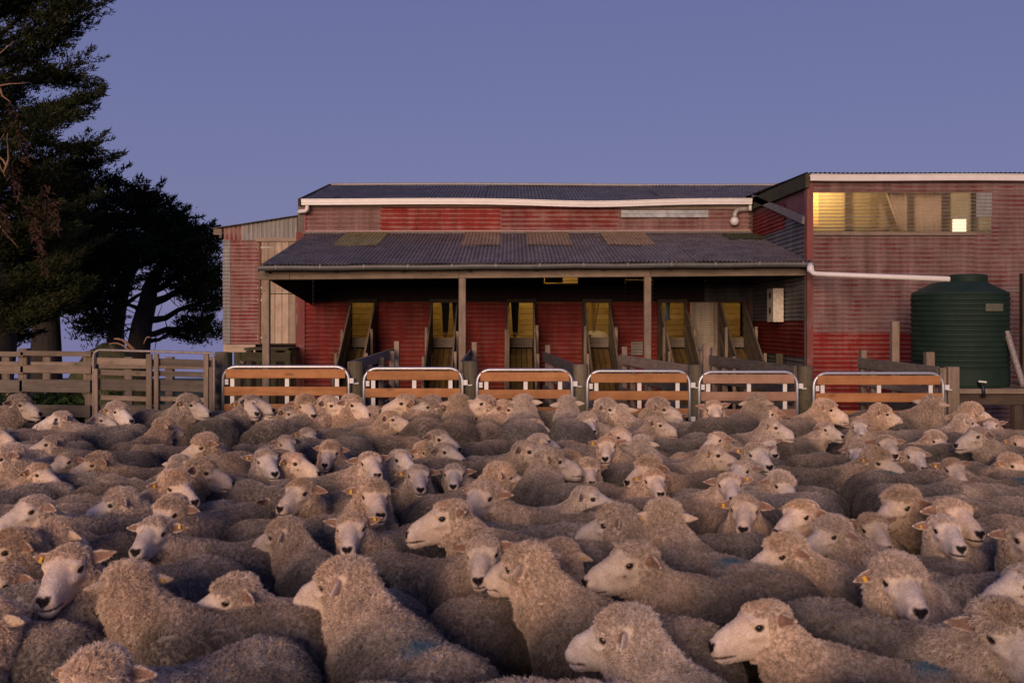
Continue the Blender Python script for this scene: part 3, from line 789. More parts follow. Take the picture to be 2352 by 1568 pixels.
# ---------------------------------------------------------------- right wing
def build_wing():
    X0, X1, y = WING_X, 9.6, WING_Y
    t = thing('shed_wing', (6.4, y, 0), 'tall red iron wing with a strip of lit clear sheets under its white gutter', 'shed')
    ztop = PZ(414, y)
    wx1 = PX(2276, y)
    wz0, wz1 = PZ(531, y), PZ(443, y)
    ncol = 2
    # courses from the ground up; the window strip is left open
    def course(x0, x1, z0, z1, m, s):
        corr('wall_sheet', M[m], t, (x0, y - 0.003 * (int(s) % 2), z0), (x1 - x0, 0, 0), (0, 0, z1 - z0), (0, -1, 0), seed=s, phase=s)
    course(X0 + 0.06, PX(2110, y), 0.05, PZ(763, y), 'red_wing_low', 90)
    course(PX(2110, y), X1, 0.05, PZ(763, y), 'red_wing', 91)
    course(X0 + 0.06, PX(2090, y), PZ(763, y) - 0.02, PZ(660, y), 'red_wing', 92)
    course(PX(2090, y) - 0.02, X1, PZ(763, y) - 0.02, PZ(660, y), 'red_wing', 93)
    course(X0 + 0.06, PX(2240, y), PZ(660, y) - 0.02, wz0 - 0.03, 'red_wing', 94)
    course(PX(2240, y) - 0.02, X1, PZ(660, y) - 0.02, wz0 - 0.03, 'red_wing', 95)
    course(X0 + 0.06, PX(2050, y), wz1, ztop + 0.02, 'red_wing', 96)
    course(PX(2050, y) - 0.02, X1, wz1, ztop + 0.02, 'red_wing', 97)
    course(wx1, X1, wz0 - 0.03, wz1 + 0.02, 'red_wing', 98)
    # clear sheets
    wxs = [X0 + 0.06, PX(1937, y), PX(2021, y), PX(2096, y), PX(2175, y)]
    for i, a in enumerate(wxs):
        b = wxs[i + 1] + 0.03 if i + 1 < len(wxs) else wx1
        corr('clear_sheet', M['clear'], t, (a, y - 0.012 - 0.003 * (i % 2), wz0 - 0.03), (b - a, 0, 0), (0, 0, wz1 - wz0 + 0.05), (0, -1, 0), seed=100.0 + i, pitch=0.05, amp=0.006, dent=0.002)
    m = MB(); m.bar((X0 + 0.06, y - 0.03, wz0 - 0.035), (PX(2240, y), y - 0.03, wz0 - 0.035), 0.02, 0.05); m.build('sill_strip', M['timber_x'], t)
    for i, px in enumerate((1937, 2021, 2096, 2175, 2232)):
        m = MB(); X = PX(px, y)
        m.bar((X, y + 0.06, wz0 - 0.3), (X, y + 0.06, wz1 + 0.1), 0.05 if i < 2 else 0.075, 0.05, up=(0, 1, 0)); m.build('stud', M['dark_z'], t)
    m = MB(); m.bar((PX(2050, y), y + 0.07, wz0 + 0.03), (X0 + 0.06, y + 0.07, wz0 + 0.03), 0.05, 0.09); m.build('rail', M['dark_x'], t)
    corr('patch_sheet', M['zinc'], t, (PX(2240, y), y - 0.03, PZ(499, y)), (wx1 - PX(2240, y), 0, 0), (0, 0, wz1 - PZ(499, y)), (0, -1, 0), seed=140, pitch=0.05, amp=0.006)
    # inner walls, floor and roof frame of the lit room
    m = MB()
    for k in range(24):
        z = 1.4 + k * 0.1
        mm = MB(); mm.bar((X0 + 0.1, 16.6, z), (X1 - 0.1, 16.6, z), 0.02, 0.095, ch=0.004); mm.build('lining_board', M['inner_x'], t)
    m = MB(); m.box(X0 + 0.05, X1, y + 0.05, 21.0, 1.15, 1.25); m.build('floor', M['floor_wood'], t)
    # side wall facing the veranda: corner post, then sheets in colours
    m = MB(); m.bar((X0 + 0.025, y - 0.02, 0.0), (X0 + 0.025, y - 0.02, ztop + 0.05), 0.085, 0.05, up=(0, 1, 0)); m.build('corner_board', M['peel_wing'], t)
    m = MB(); m.bar((X0 - 0.012, y + 0.04, PZ(592, y)), (X0 - 0.012, y + 0.04, ztop + 0.0), 0.02, 0.09, up=(0, 1, 0)); m.build('corner_trim', M['peel_wing'], t)
    yb = WY + 0.3
    def side(y0, y1, z0, z1, m, s, dx=0.0):
        corr('wall_sheet', M[m], t, (X0 + dx, y0, z0), (0, y1 - y0, 0), (0, 0, z1 - z0), (-1, 0, 0), seed=s, phase=s)
    zA = ztop + 0.03
    side(y + 0.03, yb, 0.05, 1.10, 'zinc_y', 110)
    side(y + 0.03, yb, 1.08, 1.62, 'red_side', 111, -0.004)
    side(y + 0.03, yb, 1.60, 2.10, 'zinc_y', 112)
    side(y + 0.03, yb, 2.08, 2.75, 'zinc_y', 113, -0.004)
    side(y + 0.03, yb, 2.73, 3.00, 'zinc_blue', 114)
    side(y + 0.03, 15.0, 2.98, 3.12, 'zinc_blue', 115)
    side(15.0, yb, 2.98, 3.40, 'red_side', 116, -0.003)
    m = MB(); m.add([(X0 + 0.012, y + 0.03, 2.95), (X0 + 0.012, yb, 2.95), (X0 + 0.012, yb, zA), (X0 + 0.012, y + 0.03, zA)], [(0, 3, 2, 1)]); m.build('upper_panel', M['side_panel'], t)
    # the slanting flashing across that wall
    m = MB(); m.bar((X0 - 0.03, WY - 0.15, PZ(456, WY)), (X0 - 0.03, y + 0.06, PZ(505, y)), 0.05, 0.10); m.build('flashing', M['flash'], t)
    m = MB(); m.bar((X0 - 0.025, WY - 0.12, PZ(462, WY) - 0.05), (X0 - 0.025, WY - 0.3, PZ(462, WY) - 0.05), 0.06, 0.10); m.build('flashing', M['flash'], t)
    # roof, fascia and gutter
    m = MB(); m.bar((X0 - 0.03, y - 0.1, ztop - 0.02), (X0 - 0.03, yb + 3.2, ztop + 0.09), 0.05, 0.19); m.build('barge_board', M['mossdark_y'], t)
    for i in range(3):
        a = X0 - 0.06 + (X1 - X0 + 0.1) * i / 3
        b = X0 - 0.06 + (X1 - X0 + 0.1) * (i + 1) / 3
        corr('roof_sheet', M['roof'], t, (a, y - 0.12, ztop + 0.085), (0, 7.2, 0.25), (b - a + 0.02, 0, 0), (0, 0, 1), seed=120.0 + i, phase=0)
    m = MB(); N = 20
    prof = [(-0.075, -0.045), (-0.08, 0.03), (-0.088, 0.034), (-0.088, 0.045), (-0.075, 0.045), (-0.068, -0.035), (0.03, -0.035), (0.03, 0.045), (0.04, 0.045), (0.04, -0.045)]
    gz = PZ(408, y - 0.1)
    for i in range(N + 1):
        x = X0 + 0.0 + (X1 - X0) * i / N
        for (py, pz) in prof: m.v.append((x, y - 0.06 + py, gz + pz - 0.004 * math.sin(i * 0.6)))
    k = len(prof)
    for i in range(N):
        for j in range(k): m.f.append((i*k + j, (i+1)*k + j, (i+1)*k + (j+1) % k, i*k + (j+1) % k))
    m.f.append(tuple(range(k)))
    m.build('gutter', M['gutter_white'], t)
    corr('wall_sheet', M['red_dull'], t, (X1, y, 0.05), (0, 7, 0), (0, 0, 3.5), (1, 0, 0), seed=130)
    corr('wall_sheet', M['red_dull'], t, (X0, 21.0, 0.05), (X1 - X0, 0, 0), (0, 0, 3.7), (0, 1, 0), seed=131)
    m = MB(); m.bar((X0 + 0.03, y + 0.01, ztop + 0.04), (X1, y + 0.01, ztop + 0.04), 0.03, 0.09); m.build('fascia', M['dark_x'], t)
    m = MB(); m.box(X0 + 0.05, PX(1903, y) + 0.05, y + 0.62, y + 0.65, 2.93, 3.56); m.build('bounce_panel', M['inner_z'], t)  # added board, placed to catch the lamp and show yellow through the sheet
    # curtains hung inside the clear sheets
    def drape(name, pts_top, pts_bot, lab, seed):
        m = MB(); n = 36
        for i in range(n + 1):
            f = i / n
            for (p, q), z in (((pts_top[0], pts_top[1]), pts_top[2]), ((pts_bot[0], pts_bot[1]), pts_bot[2])):
                x = p + (q - p) * f
                m.v.append((x, y + 0.13 + 0.018 * math.sin(f * 40 + seed) + 0.01 * math.sin(f * 17), z))
        for i in range(n): m.f.append((2*i, 2*i + 2, 2*i + 3, 2*i + 1))
        o = m.build(name, M['cloth'], None, smooth=True, loc=((pts_bot[0] + pts_bot[1]) / 2, y + 0.13, pts_bot[2]))
        md = o.modifiers.new('thick', 'SOLIDIFY'); md.thickness = 0.004
        tag(o, lab, 'curtain', 'pale cloths behind the clear sheets')
    drape('curtain', (PX(2040, y), PX(2092, y), wz1 + 0.03), (PX(2075, y), PX(2092, y), wz0 + 0.02), 'pale cloth pulled aside behind the clear sheets, left of the wide one', 1)
    drape('curtain', (PX(2102, y), PX(2170, y), wz1 + 0.03), (PX(2100, y), PX(2172, y), wz0 - 0.05), 'wide pale cloth hanging flat behind the clear sheets', 2)
M['peel_wing'] = iron_mat('peeling corner board', (0.25, 0.075, 0.065), (0.33, 0.24, 0.22), (0.22, 0.09, 0.07), 0.7, 0.3, axis=2)
M['zinc_blue'] = iron_mat('blue grey iron', (0.15, 0.155, 0.175), (0.20, 0.20, 0.22), (0.18, 0.17, 0.17), 0.5, 0.2, axis=1)
M['side_panel'] = plain_mat('dull red panel', (0.16, 0.05, 0.055), 0.6, mottled=0.35, scale=6)
M['mossdark_y'] = wood_mat('mossy barge board', (0.10, 0.08, 0.055), (0.05, 0.04, 0.03), 1, moss=0.5)
M['cloth'] = plain_mat('pale cloth', (0.80, 0.72, 0.64), 0.9, 0, 0.15, 12)
def clear_mat():
    t = NT('clear corrugated sheet')
    n = t.noise(t.coord((0.3, 1, 1)), 14.0, 4, 0.65)
    ridge = t.attr('ridge').outputs['Fac']
    tr = t.n('ShaderNodeBsdfTransparent'); tr.inputs[0].default_value = (0.95, 0.88, 0.76, 1)
    tl = t.n('ShaderNodeBsdfTranslucent'); tl.inputs[0].default_value = (0.72, 0.62, 0.48, 1)
    m0 = t.n('ShaderNodeMixShader')
    m0.inputs[0].default_value = 0.35
    t.l(tr.outputs[0], m0.inputs[1])
    t.l(tl.outputs[0], m0.inputs[2])
    t.col(t.mix(t.ramp(n, 0.3, 0.7), (0.18, 0.15, 0.12), (0.32, 0.28, 0.24))).set(Roughness=0.35)
    mx = t.n('ShaderNodeMixShader')
    f = t.math('ADD', t.math('MULTIPLY', ridge, 0.34), t.math('MULTIPLY', n, 0.16))
    t.l(f, mx.inputs[0])
    t.l(m0.outputs[0], mx.inputs[1])
    t.l(t.b.outputs[0], mx.inputs[2])
    t.l(mx.outputs[0], t.out.inputs['Surface'])
    return t.m
M['clear'] = clear_mat()
build_wing()
# ---------------------------------------------------------------- gates and pens
GY = 10.4
GATES = [(508, 805, 838), (832, 1066, 842), (1092, 1318, 845), (1345, 1588, 848), (1602, 1835, 850), (1865, 2170, 853)]
def build_gates():
    where = ['leftmost pipe-framed gate with orange pine boards, beside the old yard fence', 'second pipe-framed gate from the left, orange pine boards',
             'third pipe-framed gate from the left, orange pine boards', 'fourth pipe-framed gate from the left, orange pine boards',
             'fifth pipe-framed gate from the left, with faded pinkish boards', 'rightmost pipe-framed gate, wide, before the red wing wall']
    for i, (a, b, yt) in enumerate(GATES):
        X0, X1, Z1 = PX(a + 4, GY), PX(b - 4, GY), PZ(yt + 4, GY)
        Z0 = 0.10
        t = thing('pen_gate', ((X0 + X1) / 2, GY, 0), where[i], 'gate', 'pipe-framed gates in a row before the pens')
        r = 0.135
        pts = [(X0, GY, Z0)]
        for k in range(7):
            an = math.pi - math.pi/2 * k / 6
            pts.append((X0 + r + r * math.cos(an), GY, Z1 - r + r * math.sin(an)))
        for k in range(7):
            an = math.pi/2 - math.pi/2 * k / 6
            pts.append((X1 - r + r * math.cos(an), GY, Z1 - r + r * math.sin(an)))
        pts.append((X1, GY, Z0))
        m = MB(); m.tube(pts, 0.0175, 10)
        m.tube([(X0, GY, Z0 + 0.02), (X1, GY, Z0 + 0.02)], 0.0165, 8)
        m.build('frame', M['galv'], t, smooth=True)
        mat = M['pine_old'] if i == 4 else M['pine']
        for k in range(5):
            z = Z1 - 0.022 - 0.05 - k * 0.181
            zz = z
            if k == 0:   # the top board follows the bent corners of the pipe
                e = 0.035
            else: e = 0.018
            m = MB(); m.bar((X0 + e, GY - 0.012, zz), (X1 - e, GY - 0.012, zz), 0.022, 0.094, ch=0.004); m.build('board', mat, t)
        for x in (X0 + 0.095, (X0 + X1) / 2 + 0.01, X1 - 0.125):
            m = MB(); m.bar((x, GY + 0.012, Z0 + 0.03), (x, GY + 0.012, Z1 - 0.03), 0.042, 0.008, up=(0, 1, 0)); m.build('strut', M['strut'], t)
        for zz in (Z1 - 0.145, Z1 - 0.50):
            m = MB(); m.box(X1 + 0.012, X1 + 0.055, GY - 0.03, GY + 0.02, zz - 0.026, zz + 0.026); m.tube([(X1 + 0.05, GY, zz - 0.03), (X1 + 0.10, GY + 0.02, zz - 0.03)], 0.009, 6); m.build('hinge', M['strut'], t)
        m = MB(); m.box(X0 + 0.022, X0 + 0.056, GY - 0.004, GY + 0.004, Z1 - 0.185, Z1 - 0.13); m.tube([(X0 + 0.04, GY - 0.02, Z1 - 0.155), (X0 + 0.04, GY + 0.02, Z1 - 0.155)], 0.007, 6); m.build('latch', M['strut'], t)
        m = MB(); m.bar((X0 + 0.018, GY + 0.004, Z1 - 0.52), (X0 + 0.1, GY + 0.004, Z1 - 0.52), 0.01, 0.04); m.build('bracket', M['strut'], t)
    # round posts between the gates
    posts = [(510, 808, 0.075), (818, 829, 0.083), (1081, 829, 0.085), (1333, 836, 0.083), (1597, 837, 0.078), (1850, 840, 0.083), (2186, 842, 0.07)]
    lab = ['round mossy post at the left end of the gate row', 'round gate post between the first and second gates', 'round gate post between the second and third gates',
           'round gate post between the third and fourth gates', 'round gate post between the fourth and fifth gates', 'round gate post between the fifth and sixth gates', 'square timber post at the right end of the gate row']
    for i, (x, yt, r) in enumerate(posts):
        X, Z = PX(x, GY + 0.12), PZ(yt, GY + 0.12)
        m = MB()
        if i == 6:
            m.bar((X, GY + 0.12, -0.02), (X, GY + 0.12, Z), 0.12, 0.12, up=(0, 1, 0), ch=0.008)
            m.bar((X - 0.10, GY + 0.13, -0.02), (X - 0.10, GY + 0.13, Z - 0.01), 0.07, 0.09, up=(0, 1, 0), ch=0.008)
        else:
            m.tube([(X, GY + 0.12, -0.02), (X + 0.006, GY + 0.12, Z * 0.5), (X, GY + 0.12, Z - 0.012), (X, GY + 0.12, Z)], [r * 1.02, r, r * 0.98, r * 0.92], 14)
        o = m.build('gate_post', M['timber_z'] if i == 6 else M['mossgrey_z'], None, smooth=(i != 6), loc=(X, GY + 0.12, 0))
        tag(o, lab[i], 'post', 'posts of the gate row')
    # pen divider fences running back from the posts to the shed
    div = [((802, 831), (903, 800), 13.85), ((1059, 831), (1081, 802), 13.9), ((1324, 838), (1249, 809), 13.6), ((1589, 840), (1425, 813), 13.25), ((1827, 840), (1631, 817), 12.7), ((2155, 842), (1972, 823), 12.0)]
    dl = ['pen fence behind the first and second gates', 'pen fence behind the second and third gates', 'pen fence behind the third and fourth gates',
          'pen fence behind the fourth and fifth gates', 'pen fence behind the fifth and sixth gates', 'pen fence at the right end, before the tank']
    rng = random.Random(5)
    for i, (n_, f_, d) in enumerate(div):
        A = P(n_[0], n_[1], GY + 0.15); B = P(f_[0], f_[1], d)
        t = thing('pen_fence', (A.x, A.y, 0), 'weathered rail ' + dl[i], 'fence', 'fences between the pens')
        A.z -= 0.06; B.z -= 0.06
        for k in range(5):
            z = k * 0.215
            m = MB(); m.bar(A - Vector((0, 0, z)), B - Vector((0, 0, z + rng.uniform(-0.01, 0.01))), 0.03, 0.125 if k == 0 else 0.10, ch=0.004); m.build('rail', M['grey_y' if (k + i) % 3 else 'timber_y'], t)
        for f in (0.04, 0.3, 0.58, 0.86, 1.0):
            p = A.lerp(B, f)
            h = p.z + (rng.uniform(-0.03, 0.05) if f < 1 else 0.16)
            m = MB(); m.bar((p.x + 0.052, p.y, -0.02), (p.x + 0.052, p.y, h), 0.07, 0.09, up=(0, 1, 0), ch=0.006); m.build('post', M['timber_z'], t)
    # odd posts standing by the tank and the chutes
    for (x, d, yt, w, lb) in ((2055, 12.6, 738, 0.095, 'tall bare post before the red wing wall'), (2134, 11.6, 808, 0.10, 'short post before the green tank'),
                              (1622, 12.9, 789, 0.085, 'short grey post behind the fifth gate'), (1789, 14.6, 812, 0.10, 'mossy stub post at the foot of the grey side wall')):
        X = PX(x, d); m = MB(); m.bar((X, d, 0), (X, d, PZ(yt, d)), w, w, up=(0, 1, 0), ch=0.008)
        o = m.build('post', M['mossy_z' if 'mossy' in lb else 'timber_z'], None, loc=(X, d, 0)); tag(o, lb, 'post')
M['mossgrey_z'] = wood_mat('mossy round post', (0.22, 0.18, 0.125), (0.11, 0.09, 0.06), 2, moss=0.35)
build_gates()

# ---------------------------------------------------------------- old yard fences at the left
def build_left_fence():
    y = 10.3
    t = thing('yard_fence', (-3.8, y, 0), 'old weathered rail fence at the left edge of the yard', 'fence')
    posts = [(-60, 800, 20), (53, 800, 20), (208, 806, 25)]
    for (x, yt, w) in posts:
        X = PX(x, y)
        m = MB(); m.bar((X, y + 0.03, 0), (X, y + 0.03, PZ(yt, y)), w * y / F, 0.10, up=(0, 1, 0), ch=0.01); m.build('post', M['timber_z'], t)
    rails = [(804.5, 816, 'timber_x', 0), (837, 855, 'timber_x', 0), (869, 898, 'grey_x', -0.02), (927, 954, 'grey_x', -0.02), (968, 990, 'grey_x', -0.02)]
    for (a, b, mt, dy) in rails:
        for (x0, x1, s) in ((-120, 52, -2.0), (54, 207, 0.0)):
            m = MB(); zc, h = PZ((a + b) / 2, y), (b - a) * y / F
            m.bar((PX(x0, y), y - 0.05 + dy, zc + s * 0.002), (PX(x1 + 8, y), y - 0.05 + dy, zc - 0.012), 0.035, h, ch=0.004); m.build('rail', M[mt], t)
    # old gate with a bent pipe over its boards
    g = thing('yard_gate', (PX(355, y), y, 0), 'old grey board gate with a bent pipe top, left of the new gates', 'gate')
    X0, X1 = PX(222, y), PX(497, y)
    zt, zr = PZ(803, y), PZ(810, y)
    pts = [(X0, y - 0.08, 0.15), (X0, y - 0.08, zt - 0.09)] + [(X0 + 0.07 - 0.07 * math.cos(k * math.pi / 10), y - 0.08, zt - 0.07 + 0.07 * math.sin(k * math.pi / 10)) for k in range(1, 6)] + [(X1 - 0.02, y - 0.08, zr), (X1, y - 0.08, zr - 0.05), (X1, y - 0.08, 0.15)]
    m = MB(); m.tube(pts, 0.013, 8); m.build('frame', M['rustpipe'], g, smooth=True)
    for (a, b, mt) in ((820, 836, 'timber_x'), (848, 860, 'timber_x'), (868, 894, 'grey_x'), (906, 917, 'timber_x'), (928, 955, 'grey_x'), (968, 992, 'grey_x')):
        zc, h = PZ((a + b) / 2, y), (b - a) * y / F
        for (xa, xb, dz) in ((232, 352, 0.0), (370, 492, -0.012)):
            m = MB(); m.bar((PX(xa - 8, y), y - 0.03, zc + dz), (PX(xb + 6, y), y - 0.03, zc + dz - 0.02), 0.025, h, ch=0.004); m.build('board', M[mt if (xa < 300 or a > 860) else 'grey_x'], g)
    for (x, w) in ((349, 13), (365, 10), (479, 11), (491, 9), (228, 9)):
        m = MB(); X = PX(x, y); m.bar((X, y - 0.065 - 0.01 * (w % 2), 0.1), (X, y - 0.065 - 0.01 * (w % 2), PZ(812 if w > 9 else 846, y)), w * y / F, 0.035, up=(0, 1, 0), ch=0.004); m.build('upright', M['timber_z'], g)
    # a second and third fence farther back
    for (yy, xa, xb, top, n, lb) in ((12.6, -30, 500, 826, 6, 'second rail fence behind the old yard fence'),):
        t2 = thing('back_fence', (-4.0, yy, 0), lb, 'fence', 'fences behind the yard')
        for k, (dz, h) in enumerate(((0.06, 0.08), (0.62, 0.12))):
            z = PZ(top, yy) - dz
            m = MB(); m.bar((PX(xa, yy), yy, z), (PX(xb, yy), yy, z - 0.02), 0.03, h, ch=0.004); m.build('rail', M['timber_x' if k != 2 else 'grey_x'], t2)
        for k in range(n):
            X = PX(xa + 40 + (xb - xa - 60) * k / (n - 1), yy)
            m = MB(); m.bar((X, yy + 0.07, 0), (X, yy + 0.07, PZ(top - 6, yy)), 0.10, 0.09, up=(0, 1, 0), ch=0.01); m.build('post', M['timber_z'], t2)
    # low boards along the foot of the weeds
M['rustpipe'] = plain_mat('weathered pipe', (0.33, 0.28, 0.24), 0.6, 0.3, 0.4, 30)
build_left_fence()

# ---------------------------------------------------------------- tank, stand, pipes, wall box
def build_tank():
    d = 12.3
    cx = PX(2204, d)
    R = 105 * d / F
    t = thing('water_tank', (cx, d, 0), 'dark green ribbed plastic water tank with a domed top', 'tank')
    zb, zs, zn = PZ(889, d - R * 0.7), PZ(676, d), PZ(656, d)
    prof = [(R * 0.98, zb), (R * 1.0, zb + 0.03), (R * 1.0, zb + 0.16)]
    n = 15
    z = zb + 0.18
    step = (zs - zb - 0.20) / n
    for k in range(n):
        prof += [(R * 1.0, z + step * 0.10), (R * 1.0, z + step * 0.55), (R * 0.978, z + step * 0.72), (R * 0.978, z + step * 0.88)]
        z += step
    prof += [(R * 0.995, zs - 0.01), (R * 0.97, zs + 0.02), (R * 0.80, zs + 0.07), (R * 0.56, zn + 0.035), (R * 0.44, zn + 0.045)]
    m = MB(); m.lathe(prof, (cx, d), 64); m.build('body', M['tank'], t, smooth=False)
    xn = cx + 0.10
    zt = PZ(630, d)
    m = MB(); m.lathe([(R * 0.40, zn), (R * 0.40, zt - 0.03), (R * 0.385, zt - 0.01), (R * 0.30, zt), (R * 0.05, zt + 0.006)], (xn, d), 40); m.build('lid', M['tank'], t, smooth=False)
    # pale maker's plate on the curve
    m = MB(); a0, a1 = -1.48, -1.02
    vs = []
    for k in range(9):
        a = a0 + (a1 - a0) * k / 8
        for zz in (PZ(714, d - R), PZ(697, d - R)):
            vs.append((cx + (R + 0.006) * math.cos(a), d + (R + 0.006) * math.sin(a), zz))
    m.add(vs, [(2*k, 2*k + 2, 2*k + 3, 2*k + 1) for k in range(8)]); m.build('plate', M['tankplate'], t)
    # outlet tap at the foot
    tx = PX(2248, d - R)
    ty = d - math.sqrt(max(0.01, R * R - (tx - cx) ** 2))
    m = MB(); m.tube([(tx, ty + 0.02, zb + 0.05), (tx, ty - 0.07, zb + 0.05), (tx, ty - 0.10, zb + 0.03), (tx + 0.01, ty - 0.11, zb - 0.10)], 0.022, 8); m.build('tap', M['black_pl'], t, smooth=True)
    m = MB(); m.tube([(tx - 0.04, ty - 0.08, zb + 0.085), (tx + 0.05, ty - 0.085, zb + 0.075)], 0.012, 6); m.build('tap_handle', M['strut'], t)
    st = thing('tank_stand', (cx, d, 0), 'low timber stand of beams under the green tank', 'stand')
    for k in range(6):
        yy = d - R + 0.0 + k * 0.22
        m = MB(); m.bar((cx - R - 0.15, yy, zb - 0.03), (cx + R + 0.5, yy, zb - 0.03), 0.2, 0.055); m.build('deck_board', M['timber_x'], st)
    m = MB(); m.bar((cx - R - 0.1, d - R + 0.02, zb - 0.13), (cx + R + 0.45, d - R + 0.02, zb - 0.13), 0.08, 0.13); m.build('bearer', M['dark_x'], st)
    for x in (cx - R, cx - 0.1, cx + R * 0.8):
        for yy in (d - R + 0.06, d + R - 0.1):
            m = MB(); m.tube([(x, yy, 0), (x, yy, zb - 0.2)], 0.07, 8); m.build('leg', M['dark_z'], st)
    # rain pipe from the veranda gutter to the lid
    p = thing('rain_pipe', (WING_X, 13.3, 2.2), 'white plastic pipe sloping from the veranda gutter to the tank', 'pipe')
    a = P(1861, 614, 13.5); b = P(1862, 622, 13.4); e = P(2184, 641, d)
    m = MB(); m.tube([a + Vector((0, 0.0, 0.0)), b + Vector((0, 0, 0.0)), b + Vector((0.03, -0.01, -0.03)), b + Vector((0.08, -0.03, -0.045)), e], 0.033, 12); m.build('pipe', M['gutter_white'], p, smooth=True)
    m = MB(); m.tube([a + Vector((0, 0, 0.03)), b + Vector((0, 0, 0.0))], 0.046, 12); m.build('elbow', M['gutter_white'], p, smooth=True)
    # grey pipe leaning on the tank's right
    A, B = P(2312, 762, 11.9), P(2350, 885, 11.6)
    m = MB(); m.tube([B, A], 0.036, 12, cap=False); m.tube([B, A], 0.028, 12, cap=False)
    o = m.build('leaning_pipe', M['rustpipe'], None, smooth=True, loc=tuple(B)); tag(o, 'open-ended grey pipe leaning right of the green tank', 'pipe')
    # dark end panel at the right edge
    X = PX(2345, 12.2)
    m = MB(); m.bar((X + 0.25, 12.2, 0), (X + 0.25, 12.2, PZ(628, 12.2)), 0.5, 0.08, up=(0, 1, 0)); o = m.build('board_screen', M['dark_z'], None, loc=(X + 0.25, 12.2, 0))
    tag(o, 'dark upright board screen at the right edge', 'screen')
    m = MB(); m.bar((X + 0.24, 12.1, PZ(652, 12.2)), (X + 0.24, 12.1, PZ(615, 12.2)), 0.40, 0.10, up=(0, 1, 0), ch=0.01); o = m.build('block', M['grey_z'], None, loc=(X + 0.24, 12.1, PZ(652, 12.2)))
    tag(o, 'grey weathered timber block on the dark screen at the right edge', 'block')
    # white cistern box on the side wall
    bx = thing('wall_box', (4.02, 15.1, PZ(739, 15)), 'flaking white box with two round holes on the grey side wall', 'box')
    m = MB(); x0, x1, y0, y1, z0, z1 = 3.93, 4.085, 14.98, 15.34, PZ(739, 15), PZ(662, 15)
    m.box(x0, x1, y0, y1, z0, z1); m.build('case', M['flake'], bx)
    for zz in (z0 + (z1 - z0) * 0.34, z0 + (z1 - z0) * 0.80):
        m = MB(); m.lathe([(0.055, 0), (0.055, 0.004)], (0, 0), 14)
        m.v = [(x0 - 0.006 + q[2], 15.16 + q[0], zz + q[1]) for q in m.v]; m.build('hole', M['black_pl'], bx)
    # lamp-like vent on the upper wall
    v = thing('wall_vent', (PX(1700, WY), WY, PZ(515, WY)), 'bulbous white vent pipe below the right end of the white gutter', 'vent')
    c = P(1687, 508, WY - 0.12)
    m = MB()
    for k in range(9):
        pass
    prof = [(0.005, c.z - 0.075), (0.05, c.z - 0.06), (0.075, c.z - 0.02), (0.078, c.z + 0.01), (0.06, c.z + 0.045), (0.045, c.z + 0.06)]
    m.lathe(prof, (c.x, c.y), 18); m.build('cap', M['gutter_white'], v, smooth=True)
    m = MB(); m.tube([c + Vector((0, 0, 0.05)), c + Vector((0.01, 0.01, 0.13)), c + Vector((0.05, 0.03, 0.19)), c + Vector((0.16, 0.06, 0.21)), c + Vector((0.28, 0.07, 0.21))], [0.044, 0.044, 0.046, 0.046, 0.046], 10); m.build('pipe', M['galvdull'], v, smooth=True)
M['tank'] = plain_mat('dark green plastic', (0.012, 0.029, 0.018), 0.72, 0, 0.35, 5, 0.3)
M['tankplate'] = plain_mat('pale plate', (0.12, 0.115, 0.075), 0.7, 0, 0.3, 12)
M['black_pl'] = plain_mat('black plastic', (0.012, 0.012, 0.012), 0.5)
M['flake'] = plain_mat('flaking white paint', (0.62, 0.55, 0.46), 0.8, 0, 0.4, 18)
M['galvdull'] = plain_mat('dull galvanised', (0.42, 0.38, 0.36), 0.5, 0.3, 0.4, 12)
build_tank()

